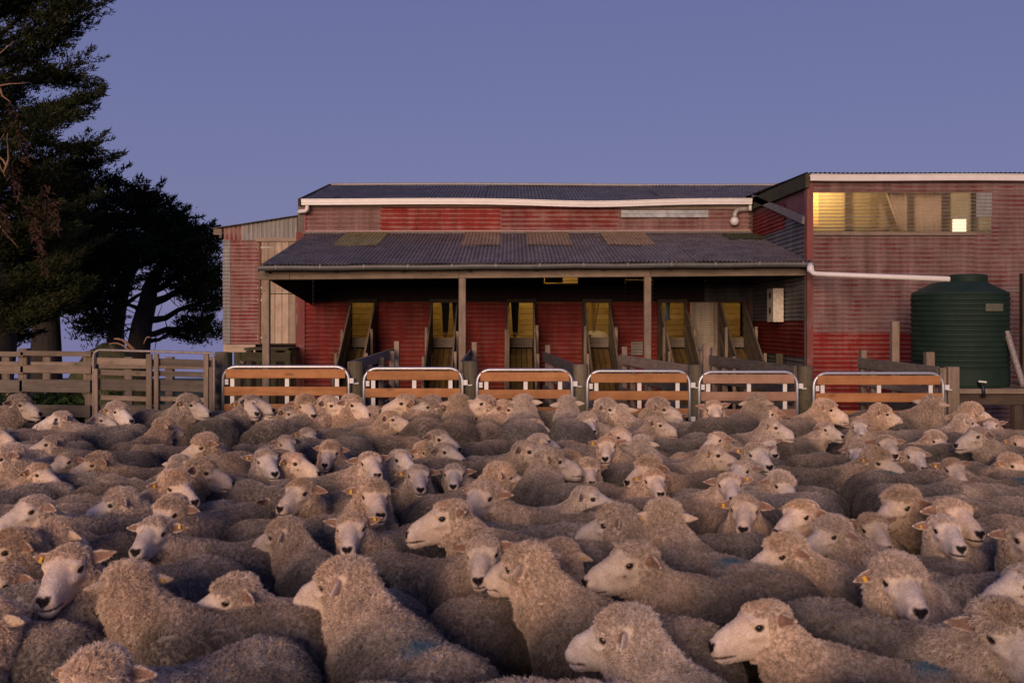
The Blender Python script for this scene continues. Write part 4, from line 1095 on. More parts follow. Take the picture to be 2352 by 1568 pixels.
# ---------------------------------------------------------------- lamps and things inside
def build_inside():
    def bulb(x, y, z, w, lb, col=(1.0, 0.70, 0.26)):
        t = thing('pendant_lamp', (x, y, z), lb, 'lamp', 'lamps inside the shed')
        m = MB(); m.lathe([(0.004, z - 0.06), (0.03, z - 0.05), (0.04, z - 0.02), (0.03, z + 0.015), (0.016, z + 0.04)], (x, y), 14); m.build('bulb', M['bulb'], t, smooth=True)
        m = MB(); m.tube([(x, y, z + 0.04), (x, y, z + (0.35 if z < 3 else 0.12))], 0.012, 6); m.build('flex', M['black_pl'], t)
        L = bpy.data.lights.new('lamp_light', 'POINT'); L.energy = w; L.color = col; L.shadow_soft_size = 0.06
        o = bpy.data.objects.new('lamp_light', L); C.objects.link(o); o.parent = t; o.location = (0, -0.0, -0.12)
    bulb(-2.0, 17.9, 2.75, LAMP_W, 'bare bulb inside the woolshed behind the leftmost chutes')
    bulb(0.4, 17.9, 2.75, LAMP_W, 'bare bulb inside the woolshed behind the middle chutes')
    bulb(2.4, 17.9, 2.75, LAMP_W * 0.6, 'bare bulb inside the woolshed behind the fifth chute')
    bulb(3.7, 17.9, 2.75, LAMP_W * 0.6, 'bare bulb inside the woolshed behind the rightmost chute')
    bulb(4.32, 14.2, 3.52, LAMP_W * 1.2, 'bare bulb in the wing, behind the left clear sheet', (1.0, 0.66, 0.22))
    bulb(6.0, 14.7, 3.53, LAMP_W * 1.2, 'bare bulb in the wing, behind the pale cloths', (1.0, 0.74, 0.45))
    # a lit panel lamp low in the wing window
    y = WING_Y
    t = thing('strip_lamp', (PX(2207, y), y + 0.3, PZ(530, y)), 'bright white lamp box behind the right end of the clear sheets', 'lamp')
    m = MB(); m.box(PX(2190, y + 0.3), PX(2226, y + 0.3), y + 0.27, y + 0.33, PZ(534, y + 0.3), PZ(504, y + 0.3)); m.build('tube_box', M['bulb_white'], t)
    # broom and fleece heap at the fourth opening
    b = thing('broom', (PX(1360, 17.5), 17.5, FLOOR_Z), 'long-handled broom leaning inside the fourth opening', 'broom')
    a = Vector((PX(1362, 17.4), 17.4, FLOOR_Z + 0.02)); e = Vector((PX(1395, 17.9), 18.3, FLOOR_Z + 1.35))
    m = MB(); m.tube([a, e], 0.012, 8); m.build('handle', M['grey_z'], b)
    m = MB(); m.bar(a + Vector((-0.12, 0, 0.0)), a + Vector((0.12, 0, 0.0)), 0.05, 0.05); m.build('head', M['dark_x'], b)
    m = MB(); n1, n2 = 8, 20
    c = Vector((PX(1368, 17.5), 17.55, FLOOR_Z))
    for i in range(n1 + 1):
        th = math.pi / 2 * i / n1
        for j in range(n2):
            al = 2 * math.pi * j / n2
            rr = 1 + 0.12 * math.sin(3 * al) + 0.07 * math.sin(7 * al + i)
            m.v.append((c.x + 0.22 * math.cos(th) * math.cos(al) * rr, c.y + 0.2 * math.cos(th) * math.sin(al) * rr, c.z + 0.105 * math.sin(th) * (1 + 0.1 * math.sin(5 * al))))
    for i in range(n1):
        for j in range(n2): m.f.append((i*n2 + j, i*n2 + (j+1) % n2, (i+1)*n2 + (j+1) % n2, (i+1)*n2 + j))
    o = m.build('wool_heap', M['woolheap'], None, smooth=True, loc=tuple(c)); tag(o, 'small white heap of shorn wool on the floor of the fourth opening', 'wool')
    # a hanging jacket at the fifth opening
    hx = PX(1533, 17.9)
    m = MB(); n = 14
    for i in range(6):
        z = FLOOR_Z + 0.95 - i * 0.13
        w = 0.055 + 0.02 * math.sin(i * 1.3)
        for k in range(n):
            al = 2 * math.pi * k / n
            m.v.append((hx + w * math.cos(al) * (1 + 0.2 * math.sin(3 * al + i)), 17.9 + 0.04 * math.sin(al), z))
    for i in range(5):
        for k in range(n): m.f.append((i*n + k, i*n + (k+1) % n, (i+1)*n + (k+1) % n, (i+1)*n + k))
    m.f.append(tuple(range(n)))
    o = m.build('hanging_jacket', M['denim'], None, smooth=True, loc=(hx, 17.9, FLOOR_Z + 0.3)); tag(o, 'faded blue jacket hanging inside the fifth opening', 'jacket')

LAMP_W = 24
def emis(name, col, s):
    t = NT(name); t.b.inputs['Emission Color'].default_value = (*col, 1); t.b.inputs['Emission Strength'].default_value = s; t.col((0.8, 0.8, 0.8)); return t.m
M['bulb'] = emis('lit bulb', (1.0, 0.66, 0.28), 12)
M['bulb_white'] = emis('lit white lamp', (1.0, 0.88, 0.66), 2.2)
M['woolheap'] = plain_mat('shorn wool', (0.62, 0.55, 0.42), 0.95, 0, 0.25, 25)
M['denim'] = plain_mat('faded denim', (0.10, 0.17, 0.26), 0.9, 0, 0.2, 30)
build_inside()

# ---------------------------------------------------------------- shearers on the board, seen from the thighs down
def person(loc, rz, pose, lb):
    nodes, edges, rad = [], [], []
    def nd(p, r, par=None):
        nodes.append(p); rad.append(r)
        if par is not None: edges.append((par, len(nodes) - 1))
        return len(nodes) - 1
    pel = nd((0, 0, 0.95), (0.16, 0.12))
    sp = nd((0, -0.03, 1.18), (0.15, 0.11), pel)
    chest = nd((0, -0.05, 1.38), (0.18, 0.12), sp)
    neck = nd((0, -0.05, 1.52), (0.06, 0.06), chest)
    hd = nd((0, -0.07, 1.62), (0.075, 0.09), neck)
    nd((0, -0.07, 1.74), (0.07, 0.085), hd)
    for s in (-1, 1):
        st = pose[s]
        h = nd((s * 0.10, 0, 0.88), (0.095, 0.10), pel)
        k = nd((s * (0.11 + st[0]), st[1] * 0.5 - 0.03, 0.50), (0.066, 0.072), h)
        a = nd((s * (0.11 + st[0]) + st[2], st[1], 0.10), (0.048, 0.05), k)
        f = nd((s * (0.12 + st[0]) + st[2], st[1] - 0.03, 0.045), (0.045, 0.042), a)
        nd((s * (0.13 + st[0]) + st[2], st[1] - 0.18, 0.035), (0.042, 0.032), f)
        sh = nd((s * 0.20, -0.05, 1.40), (0.065, 0.065), chest)
        e = nd((s * 0.26, -0.10, 1.14), (0.045, 0.045), sh)
        w = nd((s * 0.22, -0.28, 0.98), (0.032, 0.032), e)
        pm = nd((s * 0.21, -0.36, 0.95), (0.036, 0.018), w)
        for q in range(4):
            nd((s * (0.185 + 0.017 * q), -0.44 + 0.006 * abs(q - 1.5), 0.925), (0.009, 0.009), pm)
        nd((s * 0.165, -0.38, 0.945), (0.01, 0.01), pm)
    me = bpy.data.meshes.new('person')
    me.from_pydata(nodes, edges, [])
    o = bpy.data.objects.new('person', me)
    C.objects.link(o)
    sk = o.modifiers.new('skin', 'SKIN')
    for i, r in enumerate(rad):
        me.skin_vertices[0].data[i].radius = r
    me.skin_vertices[0].data[0].use_root = True
    sd = o.modifiers.new('sub', 'SUBSURF'); sd.levels = 2; sd.render_levels = 2
    dg = bpy.context.evaluated_depsgraph_get()
    me2 = bpy.data.meshes.new_from_object(o.evaluated_get(dg))
    o.modifiers.clear()
    o.data = me2
    me2.materials.clear()
    for mm in (M['black'], M['singlet'], M['skin_p'], M['hair_p'], M['boot']): me2.materials.append(mm)
    for p in me2.polygons:
        z = p.center.z; r = math.hypot(p.center.x, p.center.y + 0.04)
        if z < 0.085: p.material_index = 4
        elif z > 1.70 or (z > 1.60 and p.center.y > -0.03): p.material_index = 3
        elif z > 1.50 or (abs(p.center.x) > 0.225 and z > 0.9) or (p.center.y < -0.2 and z > 0.85): p.material_index = 2
        elif z > 1.0: p.material_index = 1
        else: p.material_index = 0
        p.use_smooth = True
    o.location = loc
    o.rotation_euler = (0, 0, rz)
    tag(o, lb, 'person', 'shearers inside the lit openings')
M['singlet'] = plain_mat('dark singlet', (0.02, 0.02, 0.03), 0.9)
M['skin_p'] = plain_mat('skin', (0.42, 0.24, 0.16), 0.6)
M['hair_p'] = plain_mat('dark hair', (0.03, 0.02, 0.015), 0.7)
M['boot'] = plain_mat('brown moccasin', (0.09, 0.05, 0.03), 0.8)
person((PX(1034, 17.45), 17.45, FLOOR_Z), math.radians(8), {-1: (-0.03, 0.02, 0.0), 1: (0.0, 0.16, 0.02)}, 'person in black trousers standing inside the second opening, only legs seen')
person((PX(1170, 17.5), 17.5, FLOOR_Z), math.radians(-12), {-1: (0.02, 0.0, 0.0), 1: (0.0, -0.02, 0.0)}, 'person in black trousers inside the third opening, one leg seen')
person((PX(880, 17.6), 17.6, FLOOR_Z), math.radians(60), {-1: (0.0, 0.05, 0.0), 1: (0.03, -0.1, 0.0)}, 'person in dark clothes half hidden at the right of the first opening')
# ---------------------------------------------------------------- trees
def foliage_mat(name, a, b):
    t = NT(name)
    n = t.noise(t.coord(), 1.6, 4, 0.6)
    n2 = t.noise(t.coord(), 19.0, 2, 0.6)
    c = t.mix(t.ramp(n, 0.35, 0.65), a, b)
    c = t.mix(1.0, c, t.ramp(n2, 0.3, 0.7, (0.6, 0.6, 0.6), (1.3, 1.3, 1.3)), 'MULTIPLY')
    t.col(c).set(Roughness=0.8)
    t.b.inputs['Specular IOR Level'].default_value = 0.15
    return t.m
M['cypress'] = foliage_mat('cypress foliage', (0.018, 0.028, 0.010), (0.050, 0.052, 0.019))
M['pine_leaf'] = foliage_mat('pine foliage', (0.012, 0.020, 0.009), (0.024, 0.032, 0.013))
M['dead_leaf'] = foliage_mat('dead foliage', (0.07, 0.036, 0.022), (0.05, 0.028, 0.018))
def bark_mat(name, c):
    t = NT(name)
    n = t.noise(t.coord((1, 1, 0.15)), 14.0, 5, 0.7)
    t.col(t.mix(t.ramp(n, 0.3, 0.7), tuple(x * 0.45 for x in c), c)).set(Roughness=0.95)
    t.bump(n, 0.8, 0.03)
    return t.m
M['bark'] = bark_mat('cypress bark', (0.055, 0.043, 0.036))
M['dead_wood'] = bark_mat('bleached dead wood', (0.36, 0.20, 0.12))

class Leaves:
    """foliage sprays gathered as triangles"""
    def __init__(s, rng):
        s.V, s.R = [], rng
    def spray(s, c, d, L, W, H, n, size):
        """n little leaf blades filling a flat spray at c, stretched along d"""
        R = s.R
        d = np.asarray(d, float); d /= np.linalg.norm(d) + 1e-9
        side = np.cross(d, [0, 0, 1.0]); side /= np.linalg.norm(side) + 1e-9
        up = np.cross(side, d)
        u = R.normal(0, 0.5, (n, 3))
        t = R.uniform(-0.6, 1.0, n)
        taper = 1.0 - 0.75 * np.clip(t, 0, 1)
        p = np.asarray(c) + np.outer(t * L, d) + np.outer(u[:, 1] * W * taper, side) + np.outer(u[:, 2] * H * taper, up)
        bd = d + R.normal(0, 0.55, (n, 3)) + np.outer(np.sign(u[:, 1]) * 0.5, side) + np.array([0, 0, 0.25])
        bd /= np.linalg.norm(bd, axis=1, keepdims=True)
        wd = np.cross(bd, R.normal(0, 1, (n, 3))); wd /= np.linalg.norm(wd, axis=1, keepdims=True) + 1e-9
        sz = size * R.uniform(0.6, 1.5, (n, 1))
        tri = np.stack([p - wd * sz * 0.19, p + wd * sz * 0.19, p + bd * sz * 1.25], 1)
        s.V.append(tri)
    def build(s, name, mat, parent):
        V = np.concatenate(s.V).reshape(-1, 3) - np.array(WLOC[parent])
        n = len(V) // 3
        me = bpy.data.meshes.new(name)
        me.vertices.add(len(V)); me.vertices.foreach_set('co', V.astype(np.float32).ravel())
        me.loops.add(n * 3); me.loops.foreach_set('vertex_index', np.arange(n * 3, dtype=np.int32))
        me.polygons.add(n); me.polygons.foreach_set('loop_start', np.arange(0, n * 3, 3, dtype=np.int32))
        me.update(calc_edges=True)
        me.materials.append(mat)
        o = bpy.data.objects.new(name, me); C.objects.link(o); o.parent = parent
        return o

def limb_path(R, a, d, L, droop, n=6, wig=0.12):
    pts = [Vector(a)]
    d = Vector(d).normalized()
    for i in range(n):
        d = (d + Vector((R.normal(0, wig), R.normal(0, wig), R.normal(0, wig) + droop))).normalized()
        pts.append(pts[-1] + d * (L / n))
    return pts

def big_cypress():
    R = np.random.default_rng(21)
    Y = 24.0
    base = Vector((PX(-40, Y), Y, ground_z(0, Y)))
    t = thing('cypress_tree', tuple(base), 'tall dark cypress rising past the top left of the picture', 'tree')
    H = 14.5
    m = MB()
    tr = [base + Vector((0.25 * math.sin(i * 0.9), 0.2 * math.cos(i * 0.7), H * i / 12)) for i in range(13)]
    m.tube(tr, [0.55 - 0.042 * i for i in range(13)], 12)
    # how far the crown reaches to the right at each height (read off the outline)
    prof = [(0.0, 255), (90, 245), (140, 278), (175, 240), (215, 235), (260, 222), (300, 262), (370, 258), (430, 240), (520, 215), (620, 190), (700, 180), (800, 150)]
    lv = Leaves(R)
    def reach(z):
        yy = HY - (z - CAM_H) * F / Y
        if yy < 0: return (250 + yy * 0.12 - 5) * Y / F
        for (a, ra), (b, rb) in zip(prof[:-1], prof[1:]):
            if a <= yy <= b: return (ra + (rb - ra) * (yy - a) / (b - a) + 14) * Y / F
        return 160 * Y / F
    k = 0
    for i in range(210):
        z = 1.1 + (H - 1.5) * (i + R.random()) / 210
        az = R.random() * 2 * math.pi
        rc = max(0.6, reach(z)) * R.uniform(0.78, 1.0)
        rad = rc if math.cos(az) > 0 else rc * 0.95
        start = base + Vector((0, 0, z - base.z - 0.15 * rad))
        d = Vector((math.cos(az), math.sin(az) * 0.95, R.uniform(0.0, 0.5)))
        pts = limb_path(R, start, d, rad * 1.02, 0.03, 6, 0.10)
        m.tube(pts, [0.07 - 0.0095 * j for j in range(7)], 5, cap=False)
        for j in range(2, 7):
            f = j / 6
            dd = (pts[j] - pts[j-1]).normalized()
            n = 165 if j < 6 else 230
            lv.spray(pts[j], (dd.x, dd.y, dd.z + 0.10), 0.80 if j == 6 else 0.55, 0.38 * (1.25 - 0.6 * f), 0.24 * (1.3 - 0.7 * f), n, 0.082)
            if j >= 3:
                for s in (-1, 1):
                    sd = Vector((-dd.y * s, dd.x * s, 0.1)) * 0.7 + dd * 0.7
                    lv.spray(pts[j] + sd * 0.35, tuple(sd), 0.5, 0.24, 0.16, 95, 0.08)
    m.build('trunk', M['bark'], t, smooth=True)
    lv.build('crown', M['cypress'], t)
    # dead and hanging wood lit inside the crown
    for k in range(26):
        z = R.uniform(4.2, 7.2)
        a = base + Vector((R.uniform(-0.3, 2.0), -R.uniform(2.0, 2.9), z))
        pts = limb_path(R, a, (R.normal(0.25, 0.5), -0.2, R.choice([-0.8, 0.9])), R.uniform(0.5, 1.4), -0.05, 6, 0.14)
        mm = MB(); mm.tube(pts, [0.032 - 0.0042 * j for j in range(7)], 5); mm.build('dead_branch', M['dead_wood'], t, smooth=True)
    lv2 = Leaves(R)
    for k in range(26):
        c = base + Vector((R.uniform(-0.5, 2.6), -R.uniform(1.6, 2.9), R.uniform(3.0, 6.6)))
        lv2.spray(tuple(c), (0.3, -0.2, -0.9), 0.5, 0.12, 0.12, 80, 0.09)
    lv2.build('dead_spray', M['dead_leaf'], t)

def spreading_tree(name, label, Y, trunk, crown_ellipses, seed, mat, limbs, leaf=0.105, dens=1.0, extra=None):
    """trunk: list of (x, y, width) pixels from the ground up; crown_ellipses: (x, y, rx, ry, n sprays) in pixels; limbs: pixel polylines"""
    R = np.random.default_rng(seed)
    base = P(trunk[0][0], trunk[0][1], Y); base.z = ground_z(0, Y)
    t = thing(name, tuple(base), label, 'tree', 'dark trees left of the shed')
    m = MB()
    pts = [Vector((PX(trunk[0][0], Y), Y, ground_z(0, Y) - 0.1))] + [P(x, y, Y) for x, y, w in trunk]
    m.tube(pts, [trunk[0][2] * Y / F * 0.55] + [w * Y / F * 0.5 for x, y, w in trunk], 10)
    for line in limbs:
        dy = R.uniform(-1.2, 1.2)
        q = [P(x, y, Y) + Vector((0, dy * i / len(line), 0)) for i, (x, y, w) in enumerate(line)]
        q2 = []
        for i in range(len(q) - 1):
            for s in (0, 0.5):
                pp = q[i].lerp(q[i+1], s)
                if s: pp += Vector((R.normal(0, 0.05), R.normal(0, 0.08), R.normal(0, 0.05)))
                q2.append(pp)
        q2.append(q[-1])
        w0, w1 = line[0][2], line[-1][2]
        m.tube(q2, [(w0 + (w1 - w0) * i / (len(q2) - 1)) * Y / F * 0.5 for i in range(len(q2))], 6)
        for k in range(5):     # bare twigs along the limb
            i = R.integers(1, len(q2))
            tw = limb_path(R, q2[i], (R.normal(0.2, 0.6), R.normal(0, 0.5), R.normal(0.1, 0.6)), R.uniform(0.4, 1.3), 0.0, 5, 0.2)
            m.tube(tw, [0.022 - 0.003 * j for j in range(6)], 4, cap=False)
    m.build('trunk', M['bark'], t, smooth=True)
    lv = Leaves(R)
    for (x, y, rx, ry, n) in crown_ellipses:
        c = P(x, y, Y)
        for k in range(int(n * dens)):
            a = R.random() * 2 * math.pi; r = math.sqrt(R.random())
            ox, oz = math.cos(a) * r * rx * Y / F, math.sin(a) * r * ry * Y / F
            oy = R.normal(0, 0.45) * rx * Y / F
            d = (ox + R.normal(0, 0.5), oy + R.normal(0, 0.5), 0.25 + R.normal(0, 0.2))
            lv.spray((c.x + ox, c.y + oy, c.z + oz), d, 0.62, 0.40, 0.15, 125, leaf)
    lv.build('crown', mat, t)
    return t

def build_trees():
    big_cypress()
    spreading_tree('cypress_tree', 'broad black cypress with a thick trunk between the tall cypress and the pines', 30.0,
                   [(106, 800, 66), (108, 700, 52), (115, 600, 44), (150, 500, 34), (190, 430, 20)],
                   [(210, 460, 110, 65, 95), (150, 540, 130, 70, 120), (250, 560, 80, 55, 60), (90, 610, 130, 50, 105), (60, 690, 90, 45, 60), (190, 660, 90, 50, 75), (205, 735, 40, 45, 24), (20, 760, 40, 35, 16), (310, 445, 36, 28, 16), (335, 470, 30, 22, 12)],
                   31, M['pine_leaf'],
                   [[(110, 640, 22), (160, 600, 14), (215, 560, 7)], [(110, 690, 16), (70, 640, 10), (20, 620, 6)], [(120, 740, 12), (150, 700, 7), (190, 690, 4)], [(100, 720, 14), (60, 740, 8), (20, 735, 4)], [(150, 520, 16), (230, 480, 9), (320, 445, 4)]])
    spreading_tree('pine_tree', 'slender leaning pine with bare lower branches, left of the stout pine', 34.0,
                   [(266, 800, 40), (266, 760, 36), (276, 700, 30), (290, 640, 24), (300, 580, 14)],
                   [(330, 540, 60, 45, 40), (270, 590, 70, 30, 40), (215, 640, 60, 40, 36), (300, 630, 45, 26, 12), (225, 700, 30, 40, 12), (370, 500, 45, 35, 34)],
                   32, M['pine_leaf'],
                   [[(268, 765, 18), (240, 745, 12), (215, 720, 6)], [(270, 740, 14), (252, 700, 8), (240, 680, 4)], [(285, 700, 12), (310, 680, 7), (330, 660, 4)], [(292, 640, 12), (330, 600, 7), (350, 560, 4)]])
    spreading_tree('pine_tree', 'stout dark pine with spreading branches beside the lean-to shed', 33.0,
                   [(318, 800, 52), (326, 745, 46), (338, 700, 40), (345, 660, 34), (370, 610, 20), (400, 560, 12)],
                   [(415, 530, 52, 30, 48), (445, 575, 52, 40, 62), (440, 630, 75, 40, 70), (470, 680, 40, 45, 46), (465, 760, 45, 28, 24), (395, 570, 55, 40, 40), (440, 765, 35, 18, 12)],
                   33, M['pine_leaf'],
                   [[(340, 700, 22), (380, 685, 16), (430, 660, 9), (470, 640, 5)], [(335, 735, 18), (380, 730, 13), (440, 700, 8), (490, 700, 4)], [(330, 770, 16), (380, 755, 10), (430, 750, 6), (480, 765, 3)],
                    [(325, 790, 12), (360, 780, 8), (400, 750, 5)], [(345, 670, 18), (385, 640, 12), (420, 600, 6)], [(340, 720, 12), (300, 700, 6), (285, 690, 3)], [(330, 760, 9), (305, 755, 5), (290, 750, 3)]], dens=0.9)
    # broken branches on the ground before the pines
    R = np.random.default_rng(9)
    f = thing('fallen_branch', (PX(280, 19), 19.0, 0.6), 'broken orange-brown branch lying on a grassy bank below the pines', 'branch')
    for (a, b, w) in (((262, 778), (310, 800), 8), ((250, 790), (300, 800), 5), ((330, 790), (345, 770), 4)):
        A, B = P(a[0], a[1], 19.0), P(b[0], b[1], 19.0)
        pts = [A.lerp(B, k / 5) + Vector((0, 0, 0.05 * math.sin(k * 0.8))) for k in range(6)]
        m = MB(); m.tube(pts, [w * 19 / F * 0.5 * (0.5 + 0.1 * k) for k in range(6)], 7); m.build('stick', M['dead_wood'], f, smooth=True)
    m = MB(); N = 24
    cx, cy = PX(250, 19.6), 19.6
    for i in range(7):
        rr = 1 - i / 6
        for k in range(N):
            al = 2 * math.pi * k / N
            m.v.append((cx + 1.0 * rr * math.cos(al), cy + 0.9 * rr * math.sin(al), 0.0 + (PZ(790, 19.6)) * (1 - rr ** 2) + 0.03 * math.sin(5 * al + i)))
    for i in range(6):
        for k in range(N): m.f.append((i*N + k, i*N + (k+1) % N, (i+1)*N + (k+1) % N, (i+1)*N + k))
    bank = m.build('bank', M['bank'], None, smooth=True); bank['kind'] = 'structure'
    lv = Leaves(R)
    # weeds at the fence foot
    for k, x in enumerate((8, 40, 78, 105, 132, 160, 182)):
        d = 10.75 + 0.12 * (k % 3)
        b = Vector((PX(x, d), d, 0))
        t = thing('weed_plant', tuple(b), ['leafy green weed behind the old fence at the left edge', 'leafy green weed behind the old fence, second from left', 'leafy green weed behind the old fence, third from left', 'leafy green weed behind the old fence, fourth from left', 'leafy green weed behind the old fence, fifth from left', 'leafy green weed behind the old fence, sixth from left', 'leafy green weed behind the old fence, rightmost of the row'][k], 'weed', 'weeds along the old fence')
        m = MB(); lv = Leaves(R)
        top = PZ(897 + 6 * (k % 2), d)
        for j in range(7):
            pts = limb_path(R, b, (R.normal(0, 0.28), R.normal(0, 0.2), 1.0), top * R.uniform(0.8, 1.02), 0.0, 5, 0.08)
            m.tube(pts, 0.006, 4)
            for q in pts[1:]:
                lv.spray(tuple(q), (R.normal(0, 1), R.normal(0, 1), 0.1), 0.09, 0.07, 0.05, 26, 0.07)
        m.build('stem', M['weed'], t); lv.build('leaves', M['weed'], t)
M['weed'] = foliage_mat('weed leaves', (0.035, 0.07, 0.018), (0.06, 0.10, 0.028))
M['bank'] = foliage_mat('grass bank', (0.05, 0.055, 0.02), (0.08, 0.07, 0.03))
build_trees()
# ---------------------------------------------------------------- sheep
def smin(a, b, k):
    h = np.clip(0.5 + 0.5 * (b - a) / k, 0, 1)
    return b + (a - b) * h - k * h * (1 - h)

def smax(a, b, k):
    return -smin(-a, -b, k)

def d_cone(p, a, b, r1, r2):
    a = np.asarray(a, np.float32); b = np.asarray(b, np.float32)
    ab = b - a
    t = np.clip(((p - a) @ ab) / float(ab @ ab), 0, 1)
    q = p - a - t[..., None] * ab
    return np.sqrt((q * q).sum(-1)) - (r1 + (r2 - r1) * t)

def d_ell(p, c, r):
    q = (p - np.asarray(c, np.float32))
    r = np.asarray(r, np.float32)
    k0 = np.sqrt(((q / r) ** 2).sum(-1))
    k1 = np.sqrt(((q / (r * r)) ** 2).sum(-1)) + 1e-9
    return k0 * (k0 - 1.0) / k1

def rotz(a):
    c, s = math.cos(a), math.sin(a)
    return np.array([[c, -s, 0], [s, c, 0], [0, 0, 1]], np.float32)

def rotx(a):
    c, s = math.cos(a), math.sin(a)
    return np.array([[1, 0, 0], [0, c, -s], [0, s, c]], np.float32)

def roty(a):
    c, s = math.cos(a), math.sin(a)
    return np.array([[c, 0, s], [0, 1, 0], [-s, 0, c]], np.float32)

def surface_net(xs, ys, zs, f):
    """naive surface nets on a rectilinear grid; returns vertices and quads"""
    nx, ny, nz = f.shape
    s = f < 0
    cs = np.zeros((nx-1, ny-1, nz-1), np.int8)
    for i in (0, 1):
        for j in (0, 1):
            for k in (0, 1):
                cs += s[i:nx-1+i, j:ny-1+j, k:nz-1+k]
    act = (cs > 0) & (cs < 8)
    I, J, K = np.nonzero(act)
    idx = -np.ones(act.shape, np.int64)
    idx[I, J, K] = np.arange(len(I))
    acc = np.zeros((len(I), 3)); cnt = np.zeros(len(I))
    corners = [(i, j, k) for i in (0, 1) for j in (0, 1) for k in (0, 1)]
    for a in corners:
        for ax in range(3):
            if a[ax]: continue
            b = list(a); b[ax] = 1
            fa = f[I+a[0], J+a[1], K+a[2]]; fb = f[I+b[0], J+b[1], K+b[2]]
            m = (fa < 0) != (fb < 0)
            t = np.where(m, fa / np.where(m, fa - fb, 1), 0)
            pa = np.stack([xs[I+a[0]], ys[J+a[1]], zs[K+a[2]]], -1)
            pb = np.stack([xs[I+b[0]], ys[J+b[1]], zs[K+b[2]]], -1)
            acc += np.where(m[:, None], pa + (pb - pa) * t[:, None], 0)
            cnt += m
    V = acc / cnt[:, None]
    Q = []
    for ax in range(3):
        o1, o2 = (ax + 1) % 3, (ax + 2) % 3
        sl0 = [slice(None)] * 3; sl1 = [slice(None)] * 3
        sl0[ax] = slice(0, -1); sl1[ax] = slice(1, None)
        for o in (o1, o2):
            sl0[o] = slice(1, -1); sl1[o] = slice(1, -1)
        a, b = s[tuple(sl0)], s[tuple(sl1)]
        for sign, m in ((0, a & ~b), (1, b & ~a)):
            ii = np.stack(np.nonzero(m), -1)
            ii[:, o1] += 1; ii[:, o2] += 1
            def g(d1, d2):
                q = ii.copy(); q[:, o1] -= d1; q[:, o2] -= d2
                return idx[q[:, 0], q[:, 1], q[:, 2]]
            quad = np.stack([g(1, 1), g(0, 1), g(0, 0), g(1, 0)], -1)
            if sign: quad = quad[:, ::-1]
            Q.append(quad)
    return V, np.concatenate(Q)

def axis_pts(lo, hi, f0, f1, fine, coarse):
    """grid coordinates, fine between f0 and f1"""
    a = np.arange(lo, f0, coarse)
    b = np.arange(f0, f1, fine)
    c = np.arange(f1, hi + coarse, coarse)
    return np.concatenate([a, b, c]).astype(np.float32)

HS = 1.07            # head size
EYE = np.array([0.0630, -0.054, 0.018])
def ear_frame(sx, droop, back):
    """rows: along the ear, across it, out of its cup; and its centre, in head space"""
    d = np.array([sx * math.cos(droop) * math.cos(back), math.sin(back) * math.cos(droop), -math.sin(droop)])
    d /= np.linalg.norm(d)
    n = np.array([sx * 0.25, -0.80, 0.25 + 0.3 * 0])
    n -= d * (n @ d); n /= np.linalg.norm(n)
    w = np.cross(n, d)
    c = np.array([sx * 0.070, 0.028, 0.030]) + d * 0.049
    return np.stack([d, w, n]).astype(np.float32), c.astype(np.float32)

